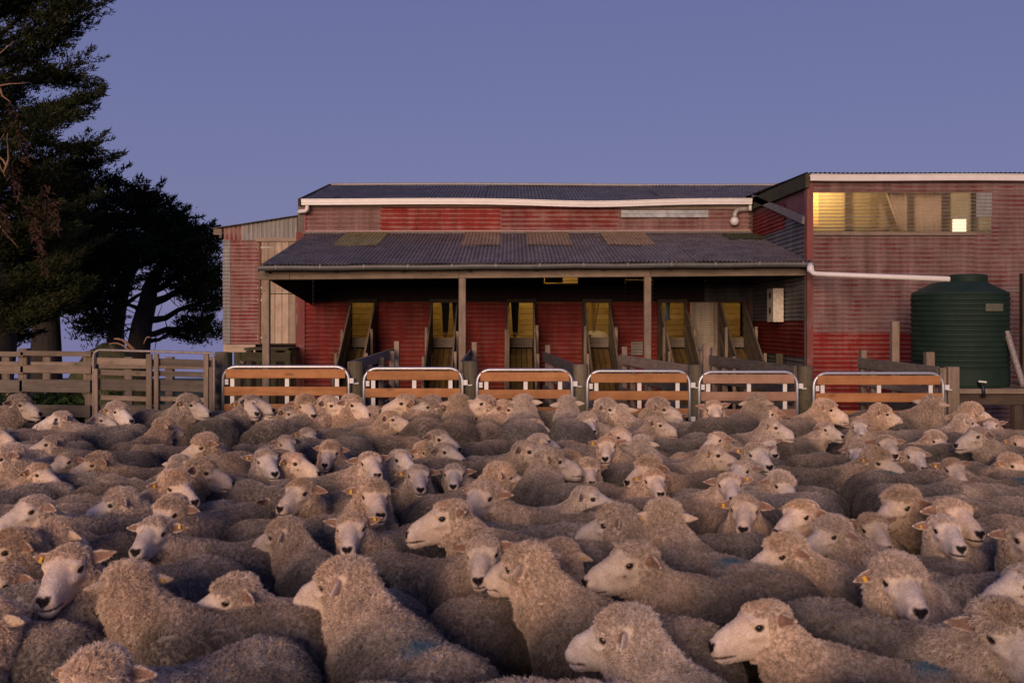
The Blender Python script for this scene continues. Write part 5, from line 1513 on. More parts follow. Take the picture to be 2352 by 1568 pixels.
def sheep_sdf(v, p):
    """signed distance of variant v at points p, and the head-space position"""
    hp = ((p - v['head']) @ v['R']) / np.float32(HS)          # into head space: nose along -y
    w = v['wool']
    # torso
    q = p * np.array([0.93, 1, 1], np.float32)
    d = d_cone(q, (0, -0.22, 0.515), (0, 0.22, 0.53), 0.20, 0.21)
    d = smin(d, d_ell(q, (0, -0.27, 0.53), (0.175, 0.155, 0.20)), 0.08)
    d = smin(d, d_ell(q, (0, 0.0, 0.46), (0.22, 0.30, 0.18)), 0.08)
    # lumps in the fleece
    lump = (np.sin(p[..., 0]*21 + v['seed']) * np.sin(p[..., 1]*17 + 1.3*v['seed']) * np.sin(p[..., 2]*19 + 0.7*v['seed'])
            + 0.6*np.sin(p[..., 1]*41 + p[..., 2]*23 + v['seed']) * np.sin(p[..., 0]*37 + p[..., 2]*11))
    d = d - 0.009 * lump
    # neck
    hb = v['head'] + v['R'] @ np.array([0, 0.035, -0.03], np.float32)
    mid = v['mid']
    nk = d_cone(p, (0, -0.24, 0.555), mid, 0.175, 0.108 + 0.02*w)
    nk = smin(nk, d_cone(p, mid, hb, 0.108 + 0.02*w, 0.074 + 0.022*w), 0.06)
    fold = np.sin(p[..., 2]*70 + 6*np.sin(p[..., 0]*9 + p[..., 1]*7 + v['seed']))
    nk = nk - 0.0035 * fold
    d = smin(d, nk, 0.07)
    # legs
    for sx in (-1, 1):
        for y, yk in ((-0.23, -0.02), (0.23, 0.05)):
            leg = smin(d_cone(p, (sx*0.10, y, 0.34), (sx*0.10, y + yk, 0.20), 0.06, 0.034),
                       d_cone(p, (sx*0.10, y + yk, 0.20), (sx*0.10, y, 0.03), 0.032, 0.03), 0.02)
            d = smin(d, leg, 0.04)
    # head
    h = d_ell(hp, (0, 0.0, 0.0), (0.072, 0.088, 0.078))
    muz = d_cone(hp * np.array([1.12, 1, 1], np.float32), (0, -0.05, -0.012), (0, -0.188, -0.050), 0.065, 0.0400)
    br = d_cone(hp, (0, -0.055, 0.022), (0, -0.172, -0.020), 0.043, 0.032)
    jaw = d_cone(hp, (0, -0.01, -0.060), (0, -0.188, -0.086), 0.052, 0.0275)
    h = smin(h, muz, 0.03)
    h = smin(h, br, 0.025)
    h = smin(h, jaw, 0.03)
    ax = hp.copy(); ax[..., 0] = np.abs(ax[..., 0])
    h = smin(h, d_ell(ax, (0.023, -0.206, -0.046), (0.019, 0.026, 0.023)), 0.014)     # nostril wings
    h = smin(h, d_ell(ax, (0.049, -0.050, 0.033), (0.030, 0.036, 0.024)), 0.018)   # brow
    h = smin(h, d_ell(ax, (0.046, -0.060, -0.012), (0.026, 0.05, 0.020)), 0.02)        # cheek bone
    h = smin(h, d_ell(hp, (0, -0.196, -0.074), (0.034, 0.040, 0.036)), 0.02)     # lips and chin
    # mouth and nostrils cut in
    mouth = d_ell(hp, (0, -0.220, -0.0805), (0.05, 0.075, 0.0042))
    h = smax(h, -mouth, 0.006)
    nos = d_ell(ax, (0.019, -0.236, -0.050), (0.009, 0.015, 0.005))
    h = smax(h, -nos, 0.005)
    eye = np.sqrt(((ax - EYE.astype(np.float32)) ** 2).sum(-1)) - 0.0130
    h = smax(h, -eye, 0.008)
    # wool on the head: topknot and cheeks
    top = d_ell(hp, (0, 0.014, 0.036 + 0.014*w), (0.072 + 0.012*w, 0.080 + 0.012*w, 0.046 + 0.022*w))
    top = smin(top, d_ell(hp, (0, -0.042, 0.046 + 0.010*w), (0.044 + 0.016*w, 0.030 + 0.014*w, 0.022 + 0.018*w)), 0.03)
    chk = d_ell(ax, (0.038, 0.022, -0.042), (0.044 + 0.020*w, 0.060 + 0.014*w, 0.056 + 0.020*w))
    lump2 = np.sin(hp[..., 0]*58 + v['seed']*2) * np.sin(hp[..., 1]*52 + v['seed']) * np.sin(hp[..., 2]*55 + 1.7)
    wl_ = smin(top, chk, 0.03) - 0.006 * lump2
    clear = np.sqrt(((ax - (EYE + np.array([0.012, -0.012, 0.0])).astype(np.float32)) ** 2).sum(-1)) - 0.031
    wl_ = smax(wl_, -clear, 0.02)
    h = smin(h, wl_, 0.022)
    d = smin(d, h * HS, 0.03)
    # ears
    for sx, (E, ec) in zip((-1, 1), v['ears']):
        e = (hp - ec) @ E.T
        k = np.clip(1.0 - 0.55 * (e[..., 0] / 0.056), 0.35, 1.35)
        e = e.copy(); e[..., 1] = e[..., 1] / k
        body = d_ell(e, (0, 0, 0), (0.057, 0.025, 0.0098))
        body = smax(body, -(d_ell(e, (0.006, 0, 0.009), (0.045, 0.0175, 0.0078))), 0.004)
        d = smin(d, body * HS, 0.010)
        d = smin(d, d_cone(hp, ec - E[0]*0.066, ec - E[0]*0.038, 0.016, 0.013) * HS, 0.012)
    return d, hp

FACE_SKIN = np.array([0.74, 0.61, 0.49])
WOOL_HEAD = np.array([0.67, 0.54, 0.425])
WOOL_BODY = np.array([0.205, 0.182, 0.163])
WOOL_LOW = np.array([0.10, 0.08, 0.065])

def sstep(a, b, x):
    t = np.clip((x - a) / (b - a), 0, 1)
    return t * t * (3 - 2 * t)

def sheep_paint(v, p, nrm):
    """base colour and wool mask at surface points"""
    hp = ((p - v['head']) @ v['R']) / HS
    w = v['wool']
    ax = hp.copy(); ax[:, 0] = np.abs(ax[:, 0])
    y, z, x = hp[:, 1], hp[:, 2], ax[:, 0]
    dh = np.sqrt((hp ** 2).sum(-1))
    near = dh < 0.29
    # bare face: the muzzle and a mask round the eyes
    front = -0.030 - 0.034*w + (0.012 - 0.02*w) * 0
    bare = sstep(front + 0.022, front - 0.018, y + np.where(z > 0.03, (z - 0.03) * (0.9 + 0.5*w), 0) + np.where(z < -0.03, (-0.03 - z) * 0.55, 0))
    de = np.sqrt(((ax - EYE) ** 2).sum(-1))
    bare = np.maximum(bare, sstep(0.036 - 0.003*w, 0.024, de))
    if w < 0.5:
        bare = np.maximum(bare, sstep(0.062, 0.048, np.abs(z + 0.005)) * sstep(0.0, -0.03, y) * 0.9)
    bare *= near
    earm = np.zeros(len(p)); cup = np.zeros(len(p)); rim = np.zeros(len(p))
    for E, ec in v['ears']:
        e = (hp - ec) @ E.T
        e[:, 1] /= np.clip(1.0 - 0.55 * (e[:, 0] / 0.056), 0.35, 1.35)
        ins = (np.abs(e[:, 0] + 0.003) < 0.066) & (np.abs(e[:, 1]) < 0.030) & (np.abs(e[:, 2]) < 0.024)
        m = ins * sstep(-0.056, -0.042, e[:, 0])
        earm = np.maximum(earm, m)
        en = (nrm @ v['R']) @ E[2]
        cup = np.maximum(cup, m * sstep(0.0, 0.5, en) * sstep(0.050, 0.038, np.abs(e[:, 0])) * sstep(0.0205, 0.014, np.abs(e[:, 1])))
    neckt = sstep(0.66, 0.82, p[:, 2] + 0.25*np.clip(-p[:, 1] - 0.24, 0, 0.3))
    neckt = np.maximum(neckt, sstep(0.36, 0.20, dh))
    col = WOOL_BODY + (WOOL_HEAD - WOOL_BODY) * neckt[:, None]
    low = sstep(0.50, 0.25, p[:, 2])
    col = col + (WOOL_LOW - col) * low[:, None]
    nz_ = np.sin(p[:, 0]*31 + v['seed']) * np.sin(p[:, 1]*27 + 2) * np.sin(p[:, 2]*29 + 1)
    col = col * (1 + 0.16 * nz_)[:, None]
    # a yellower poll on some
    poll = sstep(0.075, 0.03, np.sqrt((hp[:, 0]/1.2)**2 + (y + 0.03)**2 + (z - 0.075)**2)) * v['poll']
    col = col + (np.array([0.50, 0.315, 0.155]) - col) * (poll * 0.7)[:, None]
    col = col + (FACE_SKIN - col) * bare[:, None]
    # bluish pale muzzle, pinkish lids
    mz = sstep(-0.10, -0.19, y) * near
    col = col + (np.array([0.76, 0.65, 0.56]) - col) * (mz * 0.6)[:, None]
    col = col + (np.array([0.74, 0.60, 0.47]) - col) * (sstep(0.034, 0.021, de) * near * 0.8)[:, None]
    col = col + (np.array([0.045, 0.03, 0.025]) - col) * (sstep(0.0210, 0.0165, de) * near * 0.92)[:, None]
    # tear mark
    dt = np.sqrt((ax[:, 0] - 0.060)**2 + (y + 0.078)**2 + ((z + 0.020)*1.0)**2)
    col = col + (np.array([0.14, 0.09, 0.065]) - col) * (sstep(0.014, 0.006, dt) * near * v['tear'])[:, None]
    # nose leather and mouth line
    zn = z + 0.043 + 0.012 * np.clip(x / 0.026, 0, 1.5) * -1.0     # the leather runs down to a V between the nostrils
    dn = np.sqrt((x/0.030)**2 + ((zn + 0.006)/0.0185)**2)
    col = col + (np.array([0.020, 0.015, 0.015]) - col) * (sstep(1.15, 0.85, dn) * sstep(-0.198, -0.212, y) * near)[:, None]
    col = col + (np.array([0.06, 0.045, 0.04]) - col) * (sstep(0.005, 0.002, x) * (z < -0.05) * (z > -0.082) * (y < -0.2) * near * 0.8)[:, None]
    ph = ((z + 0.0805) ** 2) < 0.0046 ** 2
    col = col + (np.array([0.10, 0.07, 0.06]) - col) * (ph * (y < -0.15) * (x < 0.036) * near * 0.8)[:, None]
    col = col + (np.array([0.68, 0.55, 0.44]) - col) * earm[:, None]
    col = col + (np.array([0.27, 0.155, 0.115]) - col) * (cup * 0.9)[:, None]
    hoof = (p[:, 2] < 0.045)
    col = np.where(hoof[:, None], np.array([0.03, 0.025, 0.02]), col)
    wool = (1 - bare) * (1 - earm) * sstep(0.20, 0.30, p[:, 2])
    return np.clip(col, 0.005, 0.9), wool, bare * (1 - earm), neckt, near

def blend_tri_normals(V, T):
    n = np.cross(V[T[:, 1]] - V[T[:, 0]], V[T[:, 2]] - V[T[:, 0]])
    return n

def make_variant(phi, wool, seed, lift=0.0, pitch=27.0, low=False, poll=0.0, tear=0.5, clumps=14000):
    v = dict(wool=wool, seed=seed * 1.37 + 0.4, poll=poll, tear=tear, phi=phi)
    a = math.radians(phi)
    if low:
        head = np.array([0, 0, 0], np.float32) + rotz(a*0.5) @ np.array([0, -0.60, 0], np.float32)
        head[2] = 0.56
        mid = np.array([0, -0.42, 0.60]) + (rotz(a*0.4) @ np.array([0, -0.03, 0]))
        pitch = 48
    else:
        off = rotz(a*0.55) @ np.array([0, -0.215, 0], np.float32)
        head = np.array([0, -0.325, 0.855 + lift], np.float32) + off
        mid = np.array([0, -0.325, 0.70 + lift*0.5]) + off * 0.50
    v['head'] = head.astype(np.float32)
    v['mid'] = np.asarray(mid, np.float32)
    v['R'] = (rotz(a) @ rotx(math.radians(pitch)) @ roty(math.radians(random.uniform(-5, 5)))).astype(np.float32)
    dr = math.radians(random.uniform(-6, 16))
    v['ears'] = [ear_frame(-1, dr + math.radians(random.uniform(-8, 8)), math.radians(random.uniform(-4, 22))),
                 ear_frame(1, dr + math.radians(random.uniform(-8, 8)), math.radians(random.uniform(-4, 22)))]
    H = v['head']
    ext = np.array([(0, -0.275, -0.06), (0.05, -0.25, -0.12), (-0.05, -0.25, -0.12), (0.185, 0.06, 0.03), (-0.185, 0.06, 0.03), (0.185, 0.06, -0.05), (-0.185, 0.06, -0.05), (0.185, 0.0, 0.08), (-0.185, 0.0, 0.08), (0, 0.03, 0.13), (0, 0, -0.13)]) * HS
    ext = ext @ v['R'].T + H
    lo, hi = ext.min(0) - 0.02, ext.max(0) + 0.02
    xs = axis_pts(min(-0.29, lo[0] - 0.06), max(0.29, hi[0] + 0.06), lo[0], hi[0], 0.0075, 0.022)
    ys = axis_pts(min(-0.5, lo[1] - 0.06), 0.52, lo[1], hi[1], 0.0075, 0.024)
    zs = axis_pts(-0.03, max(0.85, hi[2] + 0.06), lo[2], hi[2], 0.0075, 0.022)
    g = np.stack(np.meshgrid(xs, ys, zs, indexing='ij'), -1).astype(np.float32)
    d, _ = sheep_sdf(v, g)
    V, Q = surface_net(xs.astype(np.float64), ys.astype(np.float64), zs.astype(np.float64), d)
    # vertex normals from the faces
    fn = np.cross(V[Q[:, 2]] - V[Q[:, 0]], V[Q[:, 3]] - V[Q[:, 1]])
    vn = np.zeros_like(V)
    for k in range(4):
        np.add.at(vn, Q[:, k], fn)
    vn /= np.linalg.norm(vn, axis=1, keepdims=True) + 1e-9
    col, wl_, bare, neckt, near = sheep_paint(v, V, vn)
    me = bpy.data.meshes.new('sheep')
    me.vertices.add(len(V)); me.vertices.foreach_set('co', V.astype(np.float32).ravel())
    me.loops.add(len(Q) * 4); me.loops.foreach_set('vertex_index', Q.astype(np.int32).ravel())
    me.polygons.add(len(Q)); me.polygons.foreach_set('loop_start', np.arange(0, len(Q)*4, 4, dtype=np.int32))
    me.polygons.foreach_set('use_smooth', np.ones(len(Q), bool))
    me.update(calc_edges=True)
    at = me.color_attributes.new('col', 'FLOAT_COLOR', 'POINT')
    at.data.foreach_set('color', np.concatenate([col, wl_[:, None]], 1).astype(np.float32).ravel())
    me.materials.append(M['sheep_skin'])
    v['mesh'] = me
    # ---- wool: clumps of curling strands
    T = np.concatenate([Q[:, [0, 1, 2]], Q[:, [0, 2, 3]]])
    tn = np.cross(V[T[:, 1]] - V[T[:, 0]], V[T[:, 2]] - V[T[:, 0]])
    area = np.linalg.norm(tn, axis=1) * 0.5
    cz = V[T].mean(1)
    wt = wl_[T].mean(1)
    dens = area * np.where(wt > 0.4, 1.0, 0.0) * np.where(cz[:, 2] < 0.42, 0.35, 1.0)
    dh = np.linalg.norm(cz - v['head'], axis=1)
    dens *= np.where(dh < 0.34, 2.2, 1.0)
    R = np.random.default_rng(int(seed * 101 + 5))
    ti = R.choice(len(T), clumps, p=dens / dens.sum())
    u = R.random((clumps, 2)); sw = u.sum(1) > 1; u[sw] = 1 - u[sw]
    bc = np.stack([1 - u.sum(1), u[:, 0], u[:, 1]], -1)
    c = (V[T[ti]] * bc[..., None]).sum(1)
    n = (vn[T[ti]] * bc[..., None]).sum(1); n /= np.linalg.norm(n, axis=1, keepdims=True) + 1e-9
    ccol = (col[T[ti]] * bc[..., None]).sum(1)
    cw = (wl_[T[ti]] * bc).sum(1)
    ch = np.linalg.norm(c - v['head'], axis=1)
    onhead = sstep(0.30, 0.18, ch)
    rad = 0.0078 - 0.0022 * onhead
    ln = (0.0225 - 0.004 * onhead + 0.016 * wool * onhead) * (0.45 + 0.55 * cw) * R.uniform(0.7, 1.25, clumps)
    t1 = np.cross(n, np.where(np.abs(n[:, 2:3]) < 0.9, np.array([[0, 0, 1.0]]), np.array([[1.0, 0, 0]])))
    t1 /= np.linalg.norm(t1, axis=1, keepdims=True); t2 = np.cross(n, t1)
    lean = R.normal(0, 0.36, (clumps, 2))
    dirn = n + t1 * lean[:, :1] + t2 * lean[:, 1:] + np.array([0, 0.10, -0.28])
    dirn /= np.linalg.norm(dirn, axis=1, keepdims=True)
    per = 6
    N = clumps * per
    rep = np.repeat(np.arange(clumps), per)
    ang = R.random(N) * 6.283; rr = np.sqrt(R.random(N)) * rad[rep]
    ofs = t1[rep] * (np.cos(ang) * rr)[:, None] + t2[rep] * (np.sin(ang) * rr)[:, None]
    root = c[rep] + ofs - n[rep] * 0.004
    jit = R.normal(0, 0.20, (N, 3))
    ddn = dirn[rep] + jit
    ddn /= np.linalg.norm(ddn, axis=1, keepdims=True)
    L = ln[rep] * R.uniform(0.75, 1.2, N)
    ph = R.random(clumps)[rep] * 6.283 + R.normal(0, 0.5, N)
    pts = np.zeros((N, 4, 3), np.float32)
    for k in range(4):
        t = k / 3
        curl = 0.0052 * t
        pts[:, k] = (root + ddn * (L * t)[:, None] - ofs * (0.52 * t)
                     + t1[rep] * (curl * np.cos(ph + 6.0*t))[:, None] + t2[rep] * (curl * np.sin(ph + 6.0*t))[:, None]
                     + np.array([0, 0, -0.006]) * t * t)
    tone = R.uniform(0.80, 1.22, clumps)[rep] * R.uniform(0.9, 1.1, N)
    hc = ccol[rep] * tone[:, None]
    rk = np.tile(np.array([0.0008, 0.00075, 0.0006, 0.00025], np.float32), (N, 1))
    # the short hair of the face and ears lies along the skin, pointing back
    fw = area * (1 - wt) * (dh < 0.36)
    NF = 9000
    ti = R.choice(len(T), NF, p=fw / fw.sum())
    u = R.random((NF, 2)); sw = u.sum(1) > 1; u[sw] = 1 - u[sw]
    bc = np.stack([1 - u.sum(1), u[:, 0], u[:, 1]], -1)
    c2 = (V[T[ti]] * bc[..., None]).sum(1)
    n2 = (vn[T[ti]] * bc[..., None]).sum(1); n2 /= np.linalg.norm(n2, axis=1, keepdims=True) + 1e-9
    back = v['R'].astype(float) @ np.array([0, 1.0, -0.15])
    d2 = back - n2 * (n2 @ back)[:, None] + n2 * 0.55 + R.normal(0, 0.3, (NF, 3))
    d2 /= np.linalg.norm(d2, axis=1, keepdims=True) + 1e-9
    L2 = R.uniform(0.004, 0.0085, NF)
    pf = np.stack([c2 + d2 * (L2 * k / 3)[:, None] - n2 * 0.0005 - n2 * (0.0006 * k) for k in range(4)], 1)
    cf = (col[T[ti]] * bc[..., None]).sum(1) * R.uniform(0.78, 1.2, NF)[:, None]
    dark = cf.max(1) < 0.10
    pf[dark] = pf[dark][:, :1]          # no hair on nose leather
    pts = np.concatenate([pts, pf.astype(np.float32)])
    hc = np.concatenate([hc, cf])
    rk = np.concatenate([rk, np.tile(np.array([0.0006, 0.00055, 0.00045, 0.0002], np.float32), (NF, 1))])
    N += NF
    hd = bpy.data.hair_curves.new('fleece')
    hd.add_curves([4] * N)
    hd.attributes['position'].data.foreach_set('vector', pts.ravel())
    ra = hd.attributes.get('radius') or hd.attributes.new('radius', 'FLOAT', 'POINT')
    ra.data.foreach_set('value', rk.ravel())
    ca = hd.attributes.new('col', 'FLOAT_COLOR', 'CURVE')
    ca.data.foreach_set('color', np.concatenate([np.clip(hc, 0, 1), np.ones((N, 1))], 1).astype(np.float32).ravel())
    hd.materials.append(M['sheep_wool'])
    v['hair'] = hd
    # ---- eyes, one mesh each
    v['eyes'] = []
    for sx in (-1, 1):
        m = MB()
        ctr = EYE * np.array([sx, 1, 1])
        n1, n2 = 10, 14
        out = np.array([sx * 0.86, -0.48, 0.05]); out /= np.linalg.norm(out)
        e1 = np.cross(out, [0, 0, 1.0]); e1 /= np.linalg.norm(e1); e2 = np.cross(e1, out)
        vs = []
        for i in range(n1 + 1):
            th = math.pi * i / n1
            for j in range(n2):
                al = 2 * math.pi * j / n2
                q = ctr + 0.0136 * (out * math.cos(th) + (e1 * math.cos(al) + e2 * math.sin(al)) * math.sin(th))
                vs.append(tuple(v['R'] @ (q * HS) + v['head']))
        fs = []
        for i in range(n1):
            for j in range(n2):
                fs.append((i*n2 + j, i*n2 + (j+1) % n2, (i+1)*n2 + (j+1) % n2, (i+1)*n2 + j))
        em = bpy.data.meshes.new('eye'); em.from_pydata(vs, [], fs)
        em.polygons.foreach_set('use_smooth', [True] * len(em.polygons))
        em.materials.append(M['eye']); v['eyes'].append(em)
    # ---- an ear tag for either ear: a button, a stem and a flap
    v['tags'] = []
    for E, ec in v['ears']:
        m = MB()
        d_, w_, n_ = (Vector(tuple(r)) for r in E.astype(float))
        c0 = Vector(tuple(ec.astype(float))) + d_ * 0.006
        m.tube([c0 - n_*0.016, c0 + n_*0.006, c0 + n_*0.009], [0.006, 0.007, 0.005], 10)
        a0 = c0 + n_*0.010
        m.bar(a0 - w_*0.006, a0 + w_*0.017 + n_*0.004, 0.015, 0.0025, up=tuple(n_), ch=0.0012)
        vs = [tuple(v['R'].astype(float) @ (np.array(q) * HS) + v['head'].astype(float)) for q in m.v]
        tm = bpy.data.meshes.new('ear_tag'); tm.from_pydata(vs, [], m.f)
        tm.materials.append(M['tag']); v['tags'].append(tm)
    v['reach'] = float(v['head'][2])
    return v

def sheep_materials():
    for nm, hair in (('sheep_skin', False), ('sheep_wool', True)):
        t = NT(nm)
        a = t.attr('col')
        oc = t.n('ShaderNodeObjectInfo').outputs['Color']
        c = t.mix(1.0, a.outputs['Color'], oc, 'MULTIPLY')
        tc = t.n('ShaderNodeTexCoord').outputs['Object']
        if hair:
            hi = t.n('ShaderNodeHairInfo')
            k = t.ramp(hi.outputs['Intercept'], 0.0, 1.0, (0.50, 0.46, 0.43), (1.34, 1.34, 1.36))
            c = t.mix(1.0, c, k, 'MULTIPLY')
            np_ = t.noise(tc, 55.0, 3, 0.6, 0.5)
            c = t.mix(1.0, c, t.ramp(np_, 0.36, 0.60, (0.66, 0.61, 0.57), (1.12, 1.12, 1.12)), 'MULTIPLY')
            n = t.noise(tc, 7.0, 5, 0.65)
            c = t.mix(1.0, c, t.ramp(n, 0.3, 0.7, (0.72, 0.68, 0.65), (1.14, 1.14, 1.14)), 'MULTIPLY')
        else:
            nf = t.noise(tc, 22.0, 4, 0.65)
            c = t.mix(1.0, c, t.ramp(nf, 0.32, 0.62, (0.80, 0.74, 0.69), (1.06, 1.06, 1.06)), 'MULTIPLY')
            n = t.noise(tc, 120.0, 3, 0.7)
            c = t.mix(1.0, c, t.ramp(n, 0.3, 0.7, (0.80, 0.77, 0.75), (1.06, 1.06, 1.06)), 'MULTIPLY')
            t.bump(n, 0.35, 0.004)
        # the raddle mark sprayed on a few backs
        mk = t.attr('raddle', 'OBJECT').outputs['Fac']
        vd = t.n('ShaderNodeVectorMath', operation='DISTANCE')
        t.l(tc, vd.inputs[0])
        vd.inputs[1].default_value = (0.03, 0.10, 0.75)
        dn = t.math('ADD', vd.outputs['Value'], t.math('MULTIPLY', t.noise(tc, 14.0, 4, 0.7), 0.16))
        f = t.math('MULTIPLY', t.ramp(dn, 0.10, 0.19, (1, 1, 1), (0, 0, 0)), mk)
        c = t.mix(t.math('MULTIPLY', f, 0.85), c, (0.05, 0.15, 0.22))
        t.col(c)
        t.set(Roughness=0.9)
        t.b.inputs['Specular IOR Level'].default_value = 0.12
        if hair:
            t.b.inputs['Sheen Weight'].default_value = 0.0
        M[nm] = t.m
    t = NT('eye')
    t.col((0.018, 0.011, 0.007)).set(Roughness=0.06)
    M['eye'] = t.m
    t = NT('ear tag')
    t.col((0.66, 0.36, 0.015)).set(Roughness=0.4)
    M['tag'] = t.m
sheep_materials()
# ---- the flock: where each head is seen (pixels of the 2500-wide photograph), which way it looks
# (degrees: 0 at the camera, 90 to the right, -90 to the left, 180 away), face wool, flags, body heading if plain
# flags: t yellow tag, b blue mark on the back, p yellowish poll
HEADS = [
 (49, 987, 80, 1, '', None), (132, 1031, -80, 0, '', -85), (150, 1018, -60, 0, '', -60), (244, 1023, 75, 0, 't', 80),
 (285, 1002, 60, 1, 't', None), (463, 987, 80, 1, 't', None), (-5, 1060, 70, 0, '', 70), (132, 1082, -70, 0, '', -90),
 (402, 1044, 140, 1, '', 160), (23, 1121, -60, 1, '', None), (164, 1131, -25, 0, '', None), (244, 1131, -60, 1, '', -90),
 (91, 1157, 65, 0, 't', 90), (492, 1158, 90, 1, '', 110), (431, 1194, 50, 1, 't', None), (440, 1140, 160, 1, '', 170),
 (497, 1085, -50, 1, '', None), (613, 963, 75, 0, '', None), (604, 987, 40, 0, 't', None), (744, 976, 30, 1, '', 80),
 (804, 985, 80, 0, '', 85), (859, 976, 60, 1, '', None), (704, 1006, 75, 0, 't', None), (649, 1027, 75, 0, '', 80),
 (519, 1046, 70, 0, '', 80), (551, 1040, 50, 0, '', None), (749, 1061, 40, 0, 't', None), (698, 1080, 30, 0, '', None),
 (912, 1012, 175, 1, '', None), (955, 1025, 80, 0, '', 95), (806, 1104, 0, 1, '', -20), (647, 1129, 30, 0, 't', None),
 (713, 1131, 75, 0, 't', 80), (904, 1133, 20, 0, '', None), (978, 1127, 40, 0, 't', None), (993, 968, -70, 0, '', None),
 (1047, 974, -60, 1, '', None), (1121, 966, 180, 1, '', 180), (1185, 970, -70, 0, '', None), (1278, 957, 180, 1, '', 175),
 (1385, 966, 180, 1, '', 180), (1019, 991, 80, 0, 't', None), (1191, 997, 50, 0, '', None), (1187, 1014, 80, 0, 't', 85),
 (1234, 997, 75, 1, '', None), (1308, 1040, 45, 0, '', None), (1434, 1029, 10, 1, 't', None), (1478, 995, 70, 1, '', None),
 (1517, 1000, 165, 0, '', None), (1070, 1072, 60, 0, '', None), (1036, 1104, 50, 1, 't', None), (1089, 1108, 55, 0, '', None),
 (1283, 1104, 70, 0, '', 80), (1315, 1076, 125, 0, '', None), (1344, 1129, 100, 1, 't', None), (1391, 1131, 60, 1, '', None),
 (1436, 1150, 5, 1, 't', None), (1483, 1089, -10, 0, 't', None), (1513, 1067, 40, 0, 't', None), (1021, 1165, 10, 0, 't', None),
 (1110, 1161, 0, 0, 'tp', None), (1217, 1163, 110, 1, '', None), (1608, 991, 75, 1, 't', None), (1600, 1033, 75, 0, '', None),
 (1649, 1019, 5, 0, '', -70), (1744, 993, -5, 0, '', None), (1849, 978, 160, 1, '', None), (1880, 1008, -50, 0, '', None),
 (1878, 1040, 70, 0, 't', 80), (1751, 1074, -50, 0, '', -60), (1736, 1112, 75, 0, 't', 70), (1566, 1089, 165, 1, 'p', None),
 (1874, 1085, 5, 0, 't', None), (1844, 1114, 10, 0, 't', None), (1819, 1148, -40, 0, '', None), (1581, 1150, -50, 1, '', -80),
 (1598, 1179, 5, 0, 't', None), (1786, 1189, -5, 0, 't', None), (1903, 1185, 15, 1, '', None), (2013, 995, 70, 1, '', None),
 (2149, 1006, 75, 1, '', 70), (2278, 989, 140, 1, '', None), (2287, 1025, 175, 1, '', 175), (2370, 1002, 100, 1, '', None),
 (2013, 1046, 35, 0, '', None), (2098, 1044, -10, 0, '', None), (2162, 1085, -5, 0, '', None), (2351, 1031, 100, 1, '', None),
 (2419, 1038, -40, 0, '', -90), (2389, 1063, -75, 0, '', -60), (2283, 1075, 20, 1, '', 80), (2091, 1106, -20, 0, 't', None),
 (2142, 1131, 40, 1, 't', 80), (2230, 1114, 0, 0, 't', None), (2327, 1148, 0, 0, 't', -40), (2468, 1138, 30, 1, 't', None),
 (2489, 1085, 5, 0, 't', None), (84, 1248, -35, 0, 't', -40), (298, 1232, -75, 1, '', -80), (418, 1255, -20, 1, '', None),
 (380, 1304, -5, 0, 't', -65), (38, 1342, -50, 1, '', None), (163, 1396, 0, 0, 't', -20), (138, 1314, 170, 1, '', None),
 (735, 1207, -25, 0, '', None), (911, 1217, 20, 1, 't', 30), (858, 1293, 0, 0, 't', -35), (697, 1311, -110, 1, 'b', -125),
 (1105, 1263, -75, 0, '', -100), (1180, 1219, -30, 0, '', -80), (1182, 1352, -5, 0, '', 50), (1430, 1217, 75, 0, 't', 60),
 (1511, 1283, -110, 1, '', -100), (1621, 1273, 175, 1, 'tb', 210), (1366, 1365, 170, 1, 't', None), (1289, 1394, -130, 1, '', -125),
 (1544, 1380, -70, 0, 't', -80), (1818, 1248, -15, 0, 't', None), (1958, 1263, -50, 0, '', None), (2026, 1310, -60, 1, '', -70),
 (2130, 1290, 0, 0, 't', None), (2202, 1233, -55, 1, '', -90), (2303, 1302, 0, 0, 't', None), (2324, 1260, 10, 0, '', -60),
 (1919, 1352, -75, 1, '', -100), (2196, 1418, 0, 1, 't', -30), (2497, 1325, 0, 0, 't', -60), (2510, 1424, -80, 0, '', -90),
 (572, 1463, -60, 1, '', -70), (310, 1440, -150, 1, 't', -95), (12, 1425, -20, 0, '', None), (-14, 1530, 170, 1, '', 165),
 (245, 1668, 0, 1, 't', -10), (844, 1433, -115, 1, 'b', -150), (1534, 1556, -120, 1, '', -150), (1868, 1527, -78, 0, 'b', -95),
 (2432, 1541, 5, 1, '', 25),
]
LIFT = {0: -0.02, 1: -0.045}      # how high each kind carries its head
PHIS = [-105, -70, -35, 0, 35, 70, 105]

def nearest_phi(x):
    return min(range(len(PHIS)), key=lambda i: abs(PHIS[i] - x))

def wrap(a):
    return (a + 180) % 360 - 180

def seat_of(v_head, az_body, hx, hy, s):
    """where the sheep stands when its head is over hx, hy"""
    r = math.radians(az_body)
    ox, oy = v_head[0] * s, v_head[1] * s
    return hx - (ox * math.cos(r) - oy * math.sin(r)), hy - (ox * math.sin(r) + oy * math.cos(r))

def capsule(x, y, az, s):
    r = math.radians(az)
    dx, dy = math.sin(r), -math.cos(r)
    return (x + dx*0.24*s, y + dy*0.24*s, x - dx*0.24*s, y - dy*0.24*s)

def seg_dist(a, b):
    best = 9
    for i in range(4):
        t = i / 3
        px, py = a[0] + (a[2]-a[0])*t, a[1] + (a[3]-a[1])*t
        vx, vy = b[2]-b[0], b[3]-b[1]
        u = ((px-b[0])*vx + (py-b[1])*vy) / (vx*vx + vy*vy)
        u = min(1, max(0, u))
        d = math.hypot(px - b[0] - u*vx, py - b[1] - u*vy)
        best = min(best, d)
    return best

